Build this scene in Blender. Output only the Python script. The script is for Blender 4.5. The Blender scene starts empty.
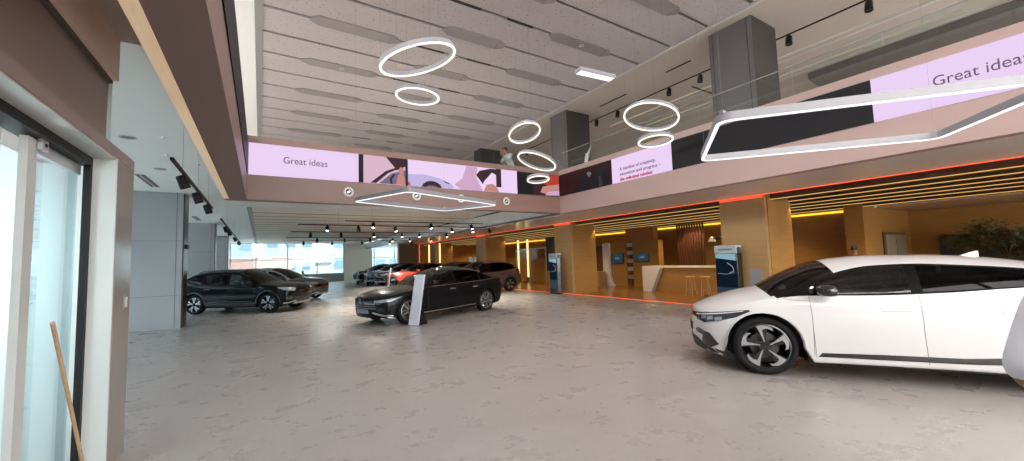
import bpy, bmesh, math, random
from mathutils import Vector, Matrix
from mathutils.bvhtree import BVHTree
random.seed(7)
SC = bpy.context.scene
COL = SC.collection
PI = math.pi

# ------------------------------------------------------------------ materials
MATS = {}
def new_mat(name):
    m = bpy.data.materials.new(name); m.use_nodes = True
    nt = m.node_tree; nt.nodes.clear()
    out = nt.nodes.new('ShaderNodeOutputMaterial')
    return m, nt, out
def pbr(name, col, rough=.5, metal=0.0, coat=0.0, spec=.5, noise=0.0, nscale=8.0, bump=0.0, bscale=60.0, emit=None, estr=0.0, coat_rough=.03):
    if name in MATS: return MATS[name]
    m, nt, out = new_mat(name)
    b = nt.nodes.new('ShaderNodeBsdfPrincipled')
    nt.links.new(b.outputs[0], out.inputs[0])
    b.inputs['Base Color'].default_value = (*col, 1)
    b.inputs['Roughness'].default_value = rough
    b.inputs['Metallic'].default_value = metal
    b.inputs['Coat Weight'].default_value = coat
    b.inputs['Coat Roughness'].default_value = coat_rough
    b.inputs['Specular IOR Level'].default_value = spec
    if emit:
        b.inputs['Emission Color'].default_value = (*emit, 1)
        b.inputs['Emission Strength'].default_value = estr
    if noise or bump:
        tc = nt.nodes.new('ShaderNodeTexCoord')
    if noise:
        n = nt.nodes.new('ShaderNodeTexNoise'); n.inputs['Scale'].default_value = nscale; n.inputs['Detail'].default_value = 4
        nt.links.new(tc.outputs['Object'], n.inputs['Vector'])
        mx = nt.nodes.new('ShaderNodeMix'); mx.data_type = 'RGBA'
        mx.inputs['A'].default_value = (*[c*(1-noise) for c in col], 1)
        mx.inputs['B'].default_value = (*[min(1, c*(1+noise)) for c in col], 1)
        nt.links.new(n.outputs['Fac'], mx.inputs['Factor'])
        nt.links.new(mx.outputs['Result'], b.inputs['Base Color'])
    if bump:
        n2 = nt.nodes.new('ShaderNodeTexNoise'); n2.inputs['Scale'].default_value = bscale
        nt.links.new(tc.outputs['Object'], n2.inputs['Vector'])
        bp = nt.nodes.new('ShaderNodeBump'); bp.inputs['Strength'].default_value = bump; bp.inputs['Distance'].default_value = .01
        nt.links.new(n2.outputs['Fac'], bp.inputs['Height'])
        nt.links.new(bp.outputs[0], b.inputs['Normal'])
    MATS[name] = m
    return m
def emis(name, col, strength):
    if name in MATS: return MATS[name]
    m, nt, out = new_mat(name)
    e = nt.nodes.new('ShaderNodeEmission'); e.inputs[0].default_value = (*col, 1); e.inputs[1].default_value = strength
    nt.links.new(e.outputs[0], out.inputs[0])
    MATS[name] = m
    return m
def glass(name, tint, refl=.08, rough=.0, gcol=(1, 1, 1), fres=True):
    if name in MATS: return MATS[name]
    m, nt, out = new_mat(name)
    t = nt.nodes.new('ShaderNodeBsdfTransparent'); t.inputs[0].default_value = (*tint, 1)
    g = nt.nodes.new('ShaderNodeBsdfGlossy'); g.inputs['Roughness'].default_value = rough; g.inputs[0].default_value = (*gcol, 1)
    mx = nt.nodes.new('ShaderNodeMixShader')
    if fres:      # Schlick curve, the same on both faces of the pane
        lw = nt.nodes.new('ShaderNodeLayerWeight'); lw.inputs[0].default_value = .5
        pw_ = nt.nodes.new('ShaderNodeMath'); pw_.operation = 'POWER'; pw_.inputs[1].default_value = 5
        ma = nt.nodes.new('ShaderNodeMath'); ma.operation = 'MULTIPLY_ADD'; ma.inputs[1].default_value = 1-refl; ma.inputs[2].default_value = refl
        nt.links.new(lw.outputs['Facing'], pw_.inputs[0]); nt.links.new(pw_.outputs[0], ma.inputs[0]); nt.links.new(ma.outputs[0], mx.inputs[0])
    else: mx.inputs[0].default_value = refl
    nt.links.new(t.outputs[0], mx.inputs[1]); nt.links.new(g.outputs[0], mx.inputs[2])
    nt.links.new(mx.outputs[0], out.inputs[0])
    MATS[name] = m
    return m
def floor_mat():
    m, nt, out = new_mat('grey_stone_tile')
    N, L = nt.nodes, nt.links
    b = N.new('ShaderNodeBsdfPrincipled'); L.new(b.outputs[0], out.inputs[0])
    tc = N.new('ShaderNodeTexCoord')
    n1 = N.new('ShaderNodeTexNoise'); n1.inputs['Scale'].default_value = 2.3; n1.inputs['Detail'].default_value = 8; n1.inputs['Roughness'].default_value = .68
    L.new(tc.outputs['Object'], n1.inputs['Vector'])
    r1 = N.new('ShaderNodeValToRGB'); r1.color_ramp.elements[0].position = .15; r1.color_ramp.elements[1].position = .85
    r1.color_ramp.elements[0].color = (.31, .281, .268, 1); r1.color_ramp.elements[1].color = (.35, .32, .305, 1)
    L.new(n1.outputs['Fac'], r1.inputs[0])
    # dark brown specks
    mp = N.new('ShaderNodeMapping'); mp.inputs['Scale'].default_value = (1, 1.35, 1); L.new(tc.outputs['Object'], mp.inputs[0])
    n2 = N.new('ShaderNodeTexNoise'); n2.inputs['Scale'].default_value = 13.0; n2.inputs['Detail'].default_value = 2.0; n2.inputs['Roughness'].default_value = .6
    L.new(mp.outputs[0], n2.inputs['Vector'])
    r2 = N.new('ShaderNodeValToRGB'); r2.color_ramp.elements[0].position = .655; r2.color_ramp.elements[1].position = .73
    r2.color_ramp.elements[0].color = (0, 0, 0, 1); r2.color_ramp.elements[1].color = (1, 1, 1, 1)
    L.new(n2.outputs['Fac'], r2.inputs[0])
    mx = N.new('ShaderNodeMix'); mx.data_type = 'RGBA'; mx.inputs['B'].default_value = (.13, .095, .075, 1)
    L.new(r2.outputs[0], mx.inputs['Factor']); L.new(r1.outputs[0], mx.inputs['A'])
    # pale flecks
    n3 = N.new('ShaderNodeTexNoise'); n3.inputs['Scale'].default_value = 13; n3.inputs['Detail'].default_value = 3
    L.new(mp.outputs[0], n3.inputs['Vector'])
    r3 = N.new('ShaderNodeValToRGB'); r3.color_ramp.elements[0].position = .66; r3.color_ramp.elements[1].position = .74
    r3.color_ramp.elements[0].color = (0, 0, 0, 1); r3.color_ramp.elements[1].color = (.22, .22, .22, 1)
    L.new(n3.outputs['Fac'], r3.inputs[0])
    mx3 = N.new('ShaderNodeMix'); mx3.data_type = 'RGBA'; mx3.inputs['B'].default_value = (.50, .47, .45, 1)
    L.new(r3.outputs[0], mx3.inputs['Factor']); L.new(mx.outputs['Result'], mx3.inputs['A'])
    # joints between large tiles
    br = N.new('ShaderNodeTexBrick'); br.inputs['Scale'].default_value = 1; br.inputs['Brick Width'].default_value = 1.2; br.inputs['Row Height'].default_value = 1.2
    br.inputs['Mortar Size'].default_value = .004; br.offset = 0; br.inputs['Mortar Smooth'].default_value = .3
    br.inputs['Color1'].default_value = (0, 0, 0, 1); br.inputs['Color2'].default_value = (0, 0, 0, 1); br.inputs['Mortar'].default_value = (.55, .55, .55, 1)
    L.new(tc.outputs['Object'], br.inputs['Vector'])
    mx2 = N.new('ShaderNodeMix'); mx2.data_type = 'RGBA'; mx2.inputs['B'].default_value = (.42, .385, .365, 1)
    L.new(br.outputs['Color'], mx2.inputs['Factor']); L.new(mx3.outputs['Result'], mx2.inputs['A'])
    L.new(mx2.outputs['Result'], b.inputs['Base Color'])
    rr = N.new('ShaderNodeMapRange'); rr.inputs['To Min'].default_value = .24; rr.inputs['To Max'].default_value = .32
    L.new(n1.outputs['Fac'], rr.inputs['Value']); L.new(rr.outputs[0], b.inputs['Roughness'])
    bp = N.new('ShaderNodeBump'); bp.inputs['Strength'].default_value = .12; bp.inputs['Distance'].default_value = .004
    L.new(n2.outputs['Fac'], bp.inputs['Height']); L.new(bp.outputs[0], b.inputs['Normal'])
    b.inputs['Specular IOR Level'].default_value = .55
    MATS['floor'] = m
    return m
def wood_mat(name, c1, c2, rough=.45, scale=(1, 12, 1), dist=2.0):
    m, nt, out = new_mat(name); N, L = nt.nodes, nt.links
    b = N.new('ShaderNodeBsdfPrincipled'); L.new(b.outputs[0], out.inputs[0]); b.inputs['Roughness'].default_value = rough
    tc = N.new('ShaderNodeTexCoord'); mp = N.new('ShaderNodeMapping'); mp.inputs['Scale'].default_value = scale
    L.new(tc.outputs['Object'], mp.inputs[0])
    n = N.new('ShaderNodeTexNoise'); n.inputs['Scale'].default_value = 2.2; n.inputs['Detail'].default_value = 6; n.inputs['Distortion'].default_value = dist
    L.new(mp.outputs[0], n.inputs['Vector'])
    r = N.new('ShaderNodeValToRGB'); r.color_ramp.elements[0].color = (*c1, 1); r.color_ramp.elements[1].color = (*c2, 1)
    r.color_ramp.elements[0].position = .3; r.color_ramp.elements[1].position = .7
    L.new(n.outputs['Fac'], r.inputs[0]); L.new(r.outputs[0], b.inputs['Base Color'])
    MATS[name] = m
    return m
def acoustic_mat(name, col):
    # perforated ceiling board: small irregular dark pin holes
    m, nt, out = new_mat(name); N, L = nt.nodes, nt.links
    b = N.new('ShaderNodeBsdfPrincipled'); L.new(b.outputs[0], out.inputs[0]); b.inputs['Roughness'].default_value = .8
    tc = N.new('ShaderNodeTexCoord')
    v = N.new('ShaderNodeTexVoronoi'); v.inputs['Scale'].default_value = 7.5
    L.new(tc.outputs['Object'], v.inputs['Vector'])
    r = N.new('ShaderNodeValToRGB'); r.color_ramp.elements[0].position = .12; r.color_ramp.elements[1].position = .19
    r.color_ramp.elements[0].color = (*[c*.55 for c in col], 1); r.color_ramp.elements[1].color = (*col, 1)
    L.new(v.outputs['Distance'], r.inputs[0]); L.new(r.outputs[0], b.inputs['Base Color'])
    MATS[name] = m
    return m

M = {}
M['floor'] = floor_mat()
M['brown'] = pbr('brown_composite_panel', (.225, .135, .112), .38, noise=.05, nscale=.7, spec=.35)
M['softbrown'] = pbr('matt_brown_plaster', (.86, .66, .57), .6, noise=.04, nscale=.8)
M['white_ceil'] = pbr('white_ceiling_paint', (.92, .93, .90), .7, noise=.03, nscale=.5)
M['taupe_ceil'] = pbr('taupe_ceiling_paint', (.46, .40, .36), .7, noise=.03)
M['grey_soffit'] = pbr('grey_soffit_panel', (.86, .87, .90), .28, coat=.6, coat_rough=.2, noise=.03, nscale=.7)
M['upper_ceil'] = pbr('upper_plaster_ceiling', (.56, .49, .41), .75, noise=.04, nscale=.4)
M['acoustic'] = acoustic_mat('perforated_ceiling_board', (.49, .44, .43))
M['acoustic_low'] = pbr('lower_ceiling_board', (.90, .84, .73), .7, noise=.04, nscale=.8)
M['gapgrey'] = pbr('grey_ceiling_joint', (.15, .135, .13), .6)
M['gapdark'] = pbr('black_air_slot', (.02, .018, .016), .6)
M['plate'] = pbr('grey_ceiling_plate', (.29, .255, .245), .5, noise=.06, nscale=2)
M['border'] = pbr('grey_green_border', (.27, .28, .26), .5)
M['trimwhite'] = pbr('pale_trim', (.62, .60, .56), .5)
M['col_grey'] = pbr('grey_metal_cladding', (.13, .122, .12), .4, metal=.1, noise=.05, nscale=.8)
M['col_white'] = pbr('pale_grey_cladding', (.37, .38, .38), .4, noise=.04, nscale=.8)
M['col_dark'] = pbr('dark_metal_side', (.045, .04, .037), .35, metal=.2)  # darker tone, painting the shaded side on the upper columns
M['jambgrey'] = pbr('light_grey_aluminium', (.58, .58, .55), .4, noise=.03)
M['jambbrown'] = pbr('taupe_aluminium', (.27, .235, .21), .25, coat=.3, coat_rough=.1)
M['black'] = pbr('black_plastic', (.010, .010, .010), .5, spec=.25)
M['blackgloss'] = pbr('black_gloss', (.008, .008, .009), .08, coat=.6)
M['wire'] = pbr('thin_wire', (.16, .16, .16), .5)
M['pillarblack'] = pbr('pillar_black', (.004, .004, .004), .4, spec=.06)
M['alu'] = pbr('brushed_aluminium', (.62, .63, .63), .3, metal=.8)
M['chrome'] = pbr('chrome', (.80, .80, .80), .1, metal=1)
M['tan'] = wood_mat('tan_wood_veneer', (.36, .19, .045), (.42, .23, .06), .5, (.5, .5, 6), 1.0)
M['tanlight'] = wood_mat('pale_tan_panel', (.42, .26, .105), (.46, .29, .12), .5, (.5, .5, 6), 1.0)
M['slat'] = wood_mat('dark_ceiling_slat', (.075, .028, .008), (.10, .04, .011), .5, (8, .4, 1), 1.0)
M['wine'] = pbr('wine_brown_slat', (.13, .05, .035), .45)
M['loungefloor'] = wood_mat('lounge_wood_floor', (.28, .14, .04), (.34, .18, .055), .22, (.6, 6, 1), 1.0)
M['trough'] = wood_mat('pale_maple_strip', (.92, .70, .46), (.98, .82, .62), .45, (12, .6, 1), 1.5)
_b = M['trough'].node_tree.nodes['Principled BSDF']; _b.inputs['Emission Color'].default_value = (1.0, .66, .38, 1); _b.inputs['Emission Strength'].default_value = .24   # veneer strip taken as backlit, so a faint glow is added
M['white'] = pbr('white_solid_surface', (.80, .79, .77), .3)
M['whitegloss'] = pbr('white_gloss_panel', (.58, .61, .68), .25, coat=.4)
M['greyedge'] = pbr('grey_edge', (.30, .29, .27), .4)
M['pale_wood'] = wood_mat('pale_stool_wood', (.50, .30, .14), (.62, .40, .20), .5, (1, 1, 8), 1.0)
M['stickwood'] = wood_mat('broom_handle_wood', (.42, .25, .13), (.58, .38, .21), .55, (20, 20, 1.2), 1.5)
M['glassclear'] = glass('clear_glass', (.88, .95, .94), .06)
M['glassrail'] = glass('railing_glass', (.93, .96, .95), .035, fres=False)
M['doorglass'] = glass('door_glass', (.86, .95, .97), .08)
M['farglass'] = glass('far_window_glass', (.82, .92, .96), .04)
M['frontglass'] = glass('front_glass', (.93, .92, .915), .04)
M['endglass'] = glass('tinted_end_glass', (.70, .79, .82), .04)
M['pink'] = emis('led_pink', (.84, .645, .915), 1.0)
M['led_dark'] = pbr('led_dark_tile', (.010, .010, .012), .5, spec=.15)
M['led_maroon'] = pbr('led_maroon_picture', (.012, .005, .006), .6, spec=.1, emit=(.10, .022, .028), estr=.18)
M['ink'] = pbr('dark_plum_lettering', (.085, .045, .10), .6)
M['redink'] = emis('red_lettering', (.62, .06, .10), .8)
M['ringglow'] = emis('warm_white_diffuser', (1.0, .93, .79), 1.5)
M['frameglow'] = emis('cool_white_diffuser', (.97, .97, 1.0), 1.3)
M['bulb'] = emis('lit_bulb', (1.0, .88, .66), 10)
M['warmled'] = emis('warm_led_line', (1.0, .62, .20), .85)
M['yellowcove'] = emis('yellow_cove_light', (1.0, .58, .04), 1.7)
M['redled'] = emis('red_led_line', (1.0, .10, .045), 1.6)
M['lampwhite'] = pbr('grey_lamp_body', (.26, .26, .28), .4)

# ------------------------------------------------------------------ mesh helpers
class MB:
    def __init__(s): s.v = []; s.f = []; s.mi = []; s.mats = []
    def _m(s, mat):
        if mat not in s.mats: s.mats.append(mat)
        return s.mats.index(mat)
    def add(s, vs, fs, mat=None):
        b = len(s.v); s.v += [tuple(v) for v in vs]
        k = s._m(mat)
        for f in fs: s.f.append(tuple(b+i for i in f)); s.mi.append(k)
        return s
    def box(s, lo, hi, mat=None):
        x0, y0, z0 = lo; x1, y1, z1 = hi
        v = [(x0,y0,z0),(x1,y0,z0),(x1,y1,z0),(x0,y1,z0),(x0,y0,z1),(x1,y0,z1),(x1,y1,z1),(x0,y1,z1)]
        return s.add(v, [(0,3,2,1),(4,5,6,7),(0,1,5,4),(1,2,6,5),(2,3,7,6),(3,0,4,7)], mat)
    def obox(s, c, ax, ay, az, mat=None):
        # oriented box with half-axis vectors
        c, ax, ay, az = Vector(c), Vector(ax), Vector(ay), Vector(az)
        v = [c+i*ax+j*ay+k*az for k in (-1, 1) for (i, j) in ((-1,-1),(1,-1),(1,1),(-1,1))]
        return s.add(v, [(0,3,2,1),(4,5,6,7),(0,1,5,4),(1,2,6,5),(2,3,7,6),(3,0,4,7)], mat)
    def prism(s, poly, axis, a, b, mat=None):
        # poly: list of 2D points; axis 'x','y','z' = extrusion axis
        n = len(poly)
        def P(p, t):
            u, w = p
            return {'x': (t, u, w), 'y': (u, t, w), 'z': (u, w, t)}[axis]
        v = [P(p, a) for p in poly]+[P(p, b) for p in poly]
        fs = [tuple(range(n))[::-1], tuple(range(n, 2*n))]+[(i, (i+1) % n, n+(i+1) % n, n+i) for i in range(n)]
        return s.add(v, fs, mat)
    def tube(s, pts, r, n=8, mat=None, closed=False, caps=True):
        pts = [Vector(p) for p in pts]; m = len(pts)
        rs = r if isinstance(r, (list, tuple)) else [r]*m
        vs = []
        up = None
        for i, p in enumerate(pts):
            if closed: t = pts[(i+1) % m]-pts[i-1]
            else: t = pts[min(i+1, m-1)]-pts[max(i-1, 0)]
            t.normalize()
            if up is None:
                up = Vector((0, 0, 1)) if abs(t.z) < .9 else Vector((1, 0, 0))
            a = t.cross(up)
            if a.length < 1e-5: a = t.cross(Vector((0, 1, 0)))
            a.normalize(); bb = a.cross(t)
            up = bb
            for k in range(n):
                th = 2*PI*k/n
                vs.append(p+rs[i]*(math.cos(th)*a+math.sin(th)*bb))
        fs = []
        for i in range(m if closed else m-1):
            for k in range(n):
                j = (i+1) % m
                fs.append((i*n+k, i*n+(k+1) % n, j*n+(k+1) % n, j*n+k))
        if caps and not closed:
            fs.append(tuple(range(n))[::-1]); fs.append(tuple((m-1)*n+k for k in range(n)))
        return s.add(vs, fs, mat)
    def lathe(s, prof, n=24, axis='z', c=(0, 0, 0), mat=None, closed=False):
        # prof: list of (radius, height)
        vs = []
        for (r, h) in prof:
            for k in range(n):
                t = 2*PI*k/n; a, b = r*math.cos(t), r*math.sin(t)
                p = {'z': (a, b, h), 'y': (a, h, b), 'x': (h, a, b)}[axis]
                vs.append((p[0]+c[0], p[1]+c[1], p[2]+c[2]))
        m = len(prof); fs = []
        for i in range(m if closed else m-1):
            j = (i+1) % m
            for k in range(n):
                fs.append((i*n+k, i*n+(k+1) % n, j*n+(k+1) % n, j*n+k))
        if not closed:
            if prof[0][0] > 1e-6: fs.append(tuple(range(n))[::-1])
            if prof[-1][0] > 1e-6: fs.append(tuple((m-1)*n+k for k in range(n)))
        return s.add(vs, fs, mat)
    def build(s, name, parent=None, smooth=None, mat=None, bevel=0.0, loc=None):
        me = bpy.data.meshes.new(name); me.from_pydata(s.v, [], s.f)
        for m in s.mats: me.materials.append(m if m else mat)
        for p, k in zip(me.polygons, s.mi): p.material_index = k
        bm = bmesh.new(); bm.from_mesh(me)
        bmesh.ops.remove_doubles(bm, verts=bm.verts, dist=1e-5)
        bmesh.ops.recalc_face_normals(bm, faces=bm.faces)
        bm.to_mesh(me); bm.free()
        o = bpy.data.objects.new(name, me); COL.objects.link(o)
        if parent: o.parent = parent
        if loc: o.location = loc
        if smooth: shade(o, smooth)
        if bevel:
            md = o.modifiers.new('edge', 'BEVEL'); md.width = bevel; md.segments = 2; md.limit_method = 'ANGLE'; md.angle_limit = .6
            shade(o, 35)
        return o
def shade(o, ang=35):
    me = o.data
    for p in me.polygons: p.use_smooth = True
    bm = bmesh.new(); bm.from_mesh(me)
    for e in bm.edges:
        if len(e.link_faces) == 2:
            e.smooth = e.link_faces[0].normal.angle(e.link_faces[1].normal, 0) < math.radians(ang)
    bm.to_mesh(me); bm.free()
def tag(o, label, cat, group=None):
    o['label'] = label; o['category'] = cat
    if group: o['group'] = group
    return o
def thing(name, label, cat, loc=(0, 0, 0), rz=0.0, group=None):
    o = bpy.data.objects.new(name, None); COL.objects.link(o)
    o.empty_display_size = .2; o.location = loc; o.rotation_euler = (0, 0, rz)
    return tag(o, label, cat, group)
def struct(o): o['kind'] = 'structure'; return o
def stuff(o): o['kind'] = 'stuff'; return o
def dup_tree(src, parent=None):
    c = src.copy(); COL.objects.link(c); c.parent = parent
    for ch in list(src.children): dup_tree(ch, c)
    return c
def text_mesh(body, size, mat, name, parent, loc, rot, extrude=.004, bold=0.0, align='LEFT', spacing=1.0, length=None):
    cu = bpy.data.curves.new(name, 'FONT'); cu.body = body; cu.size = size; cu.extrude = extrude; cu.align_x = align
    cu.offset = bold; cu.space_character = spacing; cu.resolution_u = 6
    t = bpy.data.objects.new(name+'_tmp', cu); COL.objects.link(t)
    dg = bpy.context.evaluated_depsgraph_get()
    me = bpy.data.meshes.new_from_object(t.evaluated_get(dg))
    bpy.data.objects.remove(t); bpy.data.curves.remove(cu)
    if length:
        k = length/max(v.co.x for v in me.vertices)
        for v in me.vertices: v.co.x *= k
    me.materials.clear(); me.materials.append(mat)
    o = bpy.data.objects.new(name, me); COL.objects.link(o); o.parent = parent
    o.location = loc; o.rotation_euler = rot
    return o

# ------------------------------------------------------------------ camera (phone held at about eye height)
F_PX, YAW, PITCH, ROLL = 397.717, math.radians(32.36), math.radians(4.114), math.radians(-1.861)
cam = bpy.data.cameras.new('camera'); co = bpy.data.objects.new('camera', cam); COL.objects.link(co)
cy, sy, cp, sp = math.cos(YAW), math.sin(YAW), math.cos(PITCH), math.sin(PITCH)
fw = Vector((sy*cp, cy*cp, sp)); rt = Vector((cy, -sy, 0)); up = rt.cross(fw)
r2 = rt*math.cos(ROLL)+up*math.sin(ROLL); u2 = -rt*math.sin(ROLL)+up*math.cos(ROLL)
mw = Matrix((r2, u2, -fw)).transposed().to_4x4(); mw.translation = (0, 0, 1.6)
co.matrix_world = mw
cam.sensor_fit = 'HORIZONTAL'; cam.sensor_width = 36; cam.lens = F_PX/1024*36; cam.clip_start = .05; cam.clip_end = 500
SC.camera = co

# ------------------------------------------------------------------ setting: floors
ZL = 3.13      # underside of the beams round the atrium
ZG = 3.75      # gallery ceiling
ZU = 8.20      # upper ceiling
YE = 42.0      # far window wall
XL = 11.45     # edge of the tan lounge
struct(MB().box((-3.4, -7, -.2), (XL, YE, 0), M['floor']).build('floor'))
struct(MB().box((XL, -7, -.2), (24, YE, 0), M['loungefloor']).build('floor_lounge'))
struct(MB().box((-90, -80, -.5), (120, 160, -.21), pbr('pale_paving', (.55, .55, .54), .8, noise=.08, nscale=.2)).build('ground'))

# ------------------------------------------------------------------ setting: beams and parapets round the atrium
def parapet(name, lo, hi, mat=None):
    return struct(MB().box(lo, hi, mat or M['brown']).build(name))
parapet('beam_far', (-.69, 10.63, ZL), (8.95, 10.93, 4.60))
M['brownright'] = pbr('mauve_composite_panel', (.35, .25, .23), .4, noise=.04, nscale=.7, spec=.35)  # lighter copy of the brown panel, its stronger light put into the colour
parapet('beam_right', (8.73, -7, ZL-.03), (8.95, 10.63, 4.60), M['brownright'])
lb = parapet('beam_left', (-.60, -7, ZL), (-.28, 10.63, 4.60))
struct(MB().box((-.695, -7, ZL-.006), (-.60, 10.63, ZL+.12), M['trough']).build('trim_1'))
# gallery floors above the beams
struct(MB().box((8.95, -7, ZL+.06), (24, YE, 3.68), M['grey_soffit']).build('ceiling_right'))
struct(MB().box((8.95, 10.63, ZL-.03), (9.06, YE, ZL+.06), M['grey_soffit']).build('trim_2'))
struct(MB().box((8.95, -7, ZL), (XL, YE, ZL+.06), M['grey_soffit']).build('ceiling_soffit'))
struct(MB().box((-3.4, 10.93, ZG), (8.95, YE, 4.05), M['white_ceil']).build('ceiling_far'))
struct(MB().box((-3.4, 4.95, ZG), (-.69, 10.93, 4.05), M['white_ceil']).build('ceiling_left'))
struct(MB().box((-3.4, -7, ZG), (-.69, 4.95, 4.05), M['taupe_ceil']).build('ceiling_entrance'))  # darker tone on the ceiling over the entrance
# far lower ceiling: boards with open joints inside a grey border
b = MB(); y = 17.0
while y < YE-.5:
    b.box((-.28, y, ZG-.03), (8.9, y+1.2, ZG+.01), M['acoustic_low']); b.box((-.28, y+1.15, ZG-.036), (8.9, y+1.26, ZG-.028), M['gapgrey']); y += 1.26
lc = struct(b.build('ceiling_boards'))
struct(MB().box((-.43, 16.9, ZG-.035), (-.28, YE, ZG+.01), M['border']).build('trim_3'))
struct(MB().box((-.28, 17.0, ZG-.004), (8.9, YE-.5, ZG+.02), M['gapdark']).build('ceiling_void'))

# ------------------------------------------------------------------ setting: upper ceiling
ROW0, ROWP = 8.84, 1.263
ks = list(range(-11, 26))
b = MB()
for k in ks[:-1]:
    y0 = ROW0+k*ROWP+.06; y1 = ROW0+(k+1)*ROWP-.06
    b.box((0, y0, ZU), (11.06, y1, ZU+.06), M['acoustic'])
ceil = struct(b.build('ceiling'))
struct(MB().box((-.05, -6, ZU+.05), (11.1, 41, ZU+.12), M['gapgrey']).build('ceiling_back'))
def hexplate(b, x0, x1, y, w=.23, t=.24):
    b.prism([(x0, y-.05), (x0+t, y-w), (x1-t, y-w), (x1-.02, y-.07), (x1-.02, y+.07), (x1-t, y+w), (x0+t, y+w), (x0, y+.05)], 'z', ZU-.035, ZU+.01, M['plate'])
    b.box((x1-.30, y-.14, ZU-.055), (x1-.16, y+.14, ZU-.03), M['plate'])
for k in ks[1:-1]:
    y = ROW0+k*ROWP
    xs = ((1.03, 3.45), (7.15, 9.62)) if k % 2 == 0 else ((4.3, 6.36),)
    for x0, x1 in xs:
        p = MB(); hexplate(p, x0, x1, y); p.build('ceiling_plate', ceil)
    if k % 2 == 0:
        for x0, x1 in ((3.98, 4.86), (5.7, 6.54)):
            MB().box((x0, y-.05, ZU-.002), (x1, y+.05, ZU+.045), M['gapdark']).build('air_slot', ceil)
struct(MB().box((-.20, -6, ZU-.02), (0, 41, ZU+.05), M['border']).build('trim_4'))
struct(MB().box((-.64, -6, ZU-.01), (-.20, 41, ZU+.05), M['white_ceil']).build('trim_5'))
struct(MB().box((-8, -6, ZU-.01), (-.64, 41, ZU+.12), M['upper_ceil']).build('ceiling_upper_left'))
struct(MB().box((11.06, -6, ZU-.03), (11.14, 41, ZU+.05), M['trimwhite']).build('trim_6'))
struct(MB().box((11.18, -6, ZU), (24, 41, ZU+.12), M['upper_ceil']).build('ceiling_upper_right'))
struct(MB().box((24, -7, 3.68), (24.3, YE, ZU+.1), M['softbrown']).build('wall_upper_right'))
struct(MB().box((-8, 41, 4.05), (24, 41.3, ZU+.1), M['upper_ceil']).build('wall_upper_far'))
# bulkhead deep in the upper right gallery, its dark colour standing for unlit ceiling
struct(MB().prism([(17.3, ZU), (17.3, ZU-.25), (24, ZU-.9), (24, ZU)], 'y', -6, 6.2, pbr('dark_bulkhead', (.10, .085, .075), .6)).build('ceiling_bulkhead'))

struct(MB().box((-8, -6.8, ZU+.12), (30, 43, 32), M['softbrown']).build('ceiling_upper_floors'))  # unseen mass added above the hall to shade the far side
glz = 1
# ------------------------------------------------------------------ setting: columns
COLY = [(5.37, 6.61), (13.35, 14.50), (21.30, 22.45), (29.35, 30.5)]
for i, (y0, y1) in enumerate(COLY):
    c = struct(MB().box((11.5, y0, 0), (12.94, y1, ZL+.02), M['tanlight']).build('column'))
    sm = MB()
    sm.box((11.497, y0+.12, .02), (11.5, y0+.128, ZL), M['tan']); sm.box((11.497, y1-.128, .02), (11.5, y1-.12, ZL), M['tan'])
    sm.build('panel_joint', c)
    sk = MB().box((11.62, y0-.02, 0), (12.95, y0, ZL+.02), M['tan']); sk.build('side_cladding', c)  # darker tan puts this side's shade into the colour
    u = struct(MB().box((11.5, y0-.02, 3.68), (12.9, y1-.02, ZU), M['col_grey']).build('column_upper'))
    g = MB()
    for yy in (y0+.10, y1-.14): g.box((11.496, yy, 3.7), (11.5, yy+.012, ZU), M['black'])
    for zz in (5.2, 6.9): g.box((11.496, y0, zz), (11.5, y1-.02, zz+.012), M['gapgrey'])
    g.build('panel_joint', u)
    MB().box((11.52, y0-.028, 3.7), (12.89, y0-.02, ZU), M['col_dark']).build('side_cladding', u)  # dark sheet paints the shaded side of the upper column
for (y0, y1) in ((14.3, 15.1), (23.4, 24.2), (32.4, 33.2)):
    c = struct(MB().box((-3.05, y0, 0), (-1.85, y1, ZG), M['col_white']).build('column_left'))
    g = MB()
    g.box((-1.99, y0-.004, .02), (-1.975, y0, ZG), M['gapgrey'])
    for zz in (.9, 2.4): g.box((-3.05, y0-.004, zz), (-1.85, y0, zz+.008), M['gapgrey'])
    g.build('panel_joint', c)
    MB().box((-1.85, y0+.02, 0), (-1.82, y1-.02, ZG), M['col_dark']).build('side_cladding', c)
# left facade: windows between the pale columns
def glazing(name, lo, hi, axis, divs, transoms, matg, matf, fr=.05, parent=None):
    """framed glazing in the plane x=const ('x') or y=const ('y')"""
    f = MB(); w = fr
    (x0, y0, z0), (x1, y1, z1) = lo, hi
    def bar(a0, a1, zz0, zz1):
        if axis == 'y': f.box((a0, y0-.05, zz0), (a1, y0+.05, zz1), matf)
        else: f.box((x0-.05, a0, zz0), (x0+.05, a1, zz1), matf)
    A0, A1 = (x0, x1) if axis == 'y' else (y0, y1)
    for d in divs: bar(d-w/2, d+w/2, z0, z1)
    bar(A0, A1, z0, z0+w); bar(A0, A1, z1-w, z1)
    for t in transoms: bar(A0, A1, t-w*.35, t+w*.35)
    o = struct(f.build(name, parent))
    g = MB()
    if axis == 'y': g.box((A0, y0-.008, z0), (A1, y0+.008, z1), matg)
    else: g.box((x0-.008, A0, z0), (x0+.008, A1, z1), matg)
    g.build('pane', o)
    return o
M['mullion'] = pbr('grey_window_frame', (.30, .33, .34), .5)
for i, (a, c) in enumerate(((5.2, 14.3), (15.1, 23.4), (24.2, 32.4), (33.2, YE))):
    glazing('window_%d' % (i+4), (-3.1, a, 0), (-3.1, c, ZG), 'x', [a+.03, (a*2+c)/3, (a+2*c)/3, c-.03], [2.3], M['farglass'], M['mullion'])
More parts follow.
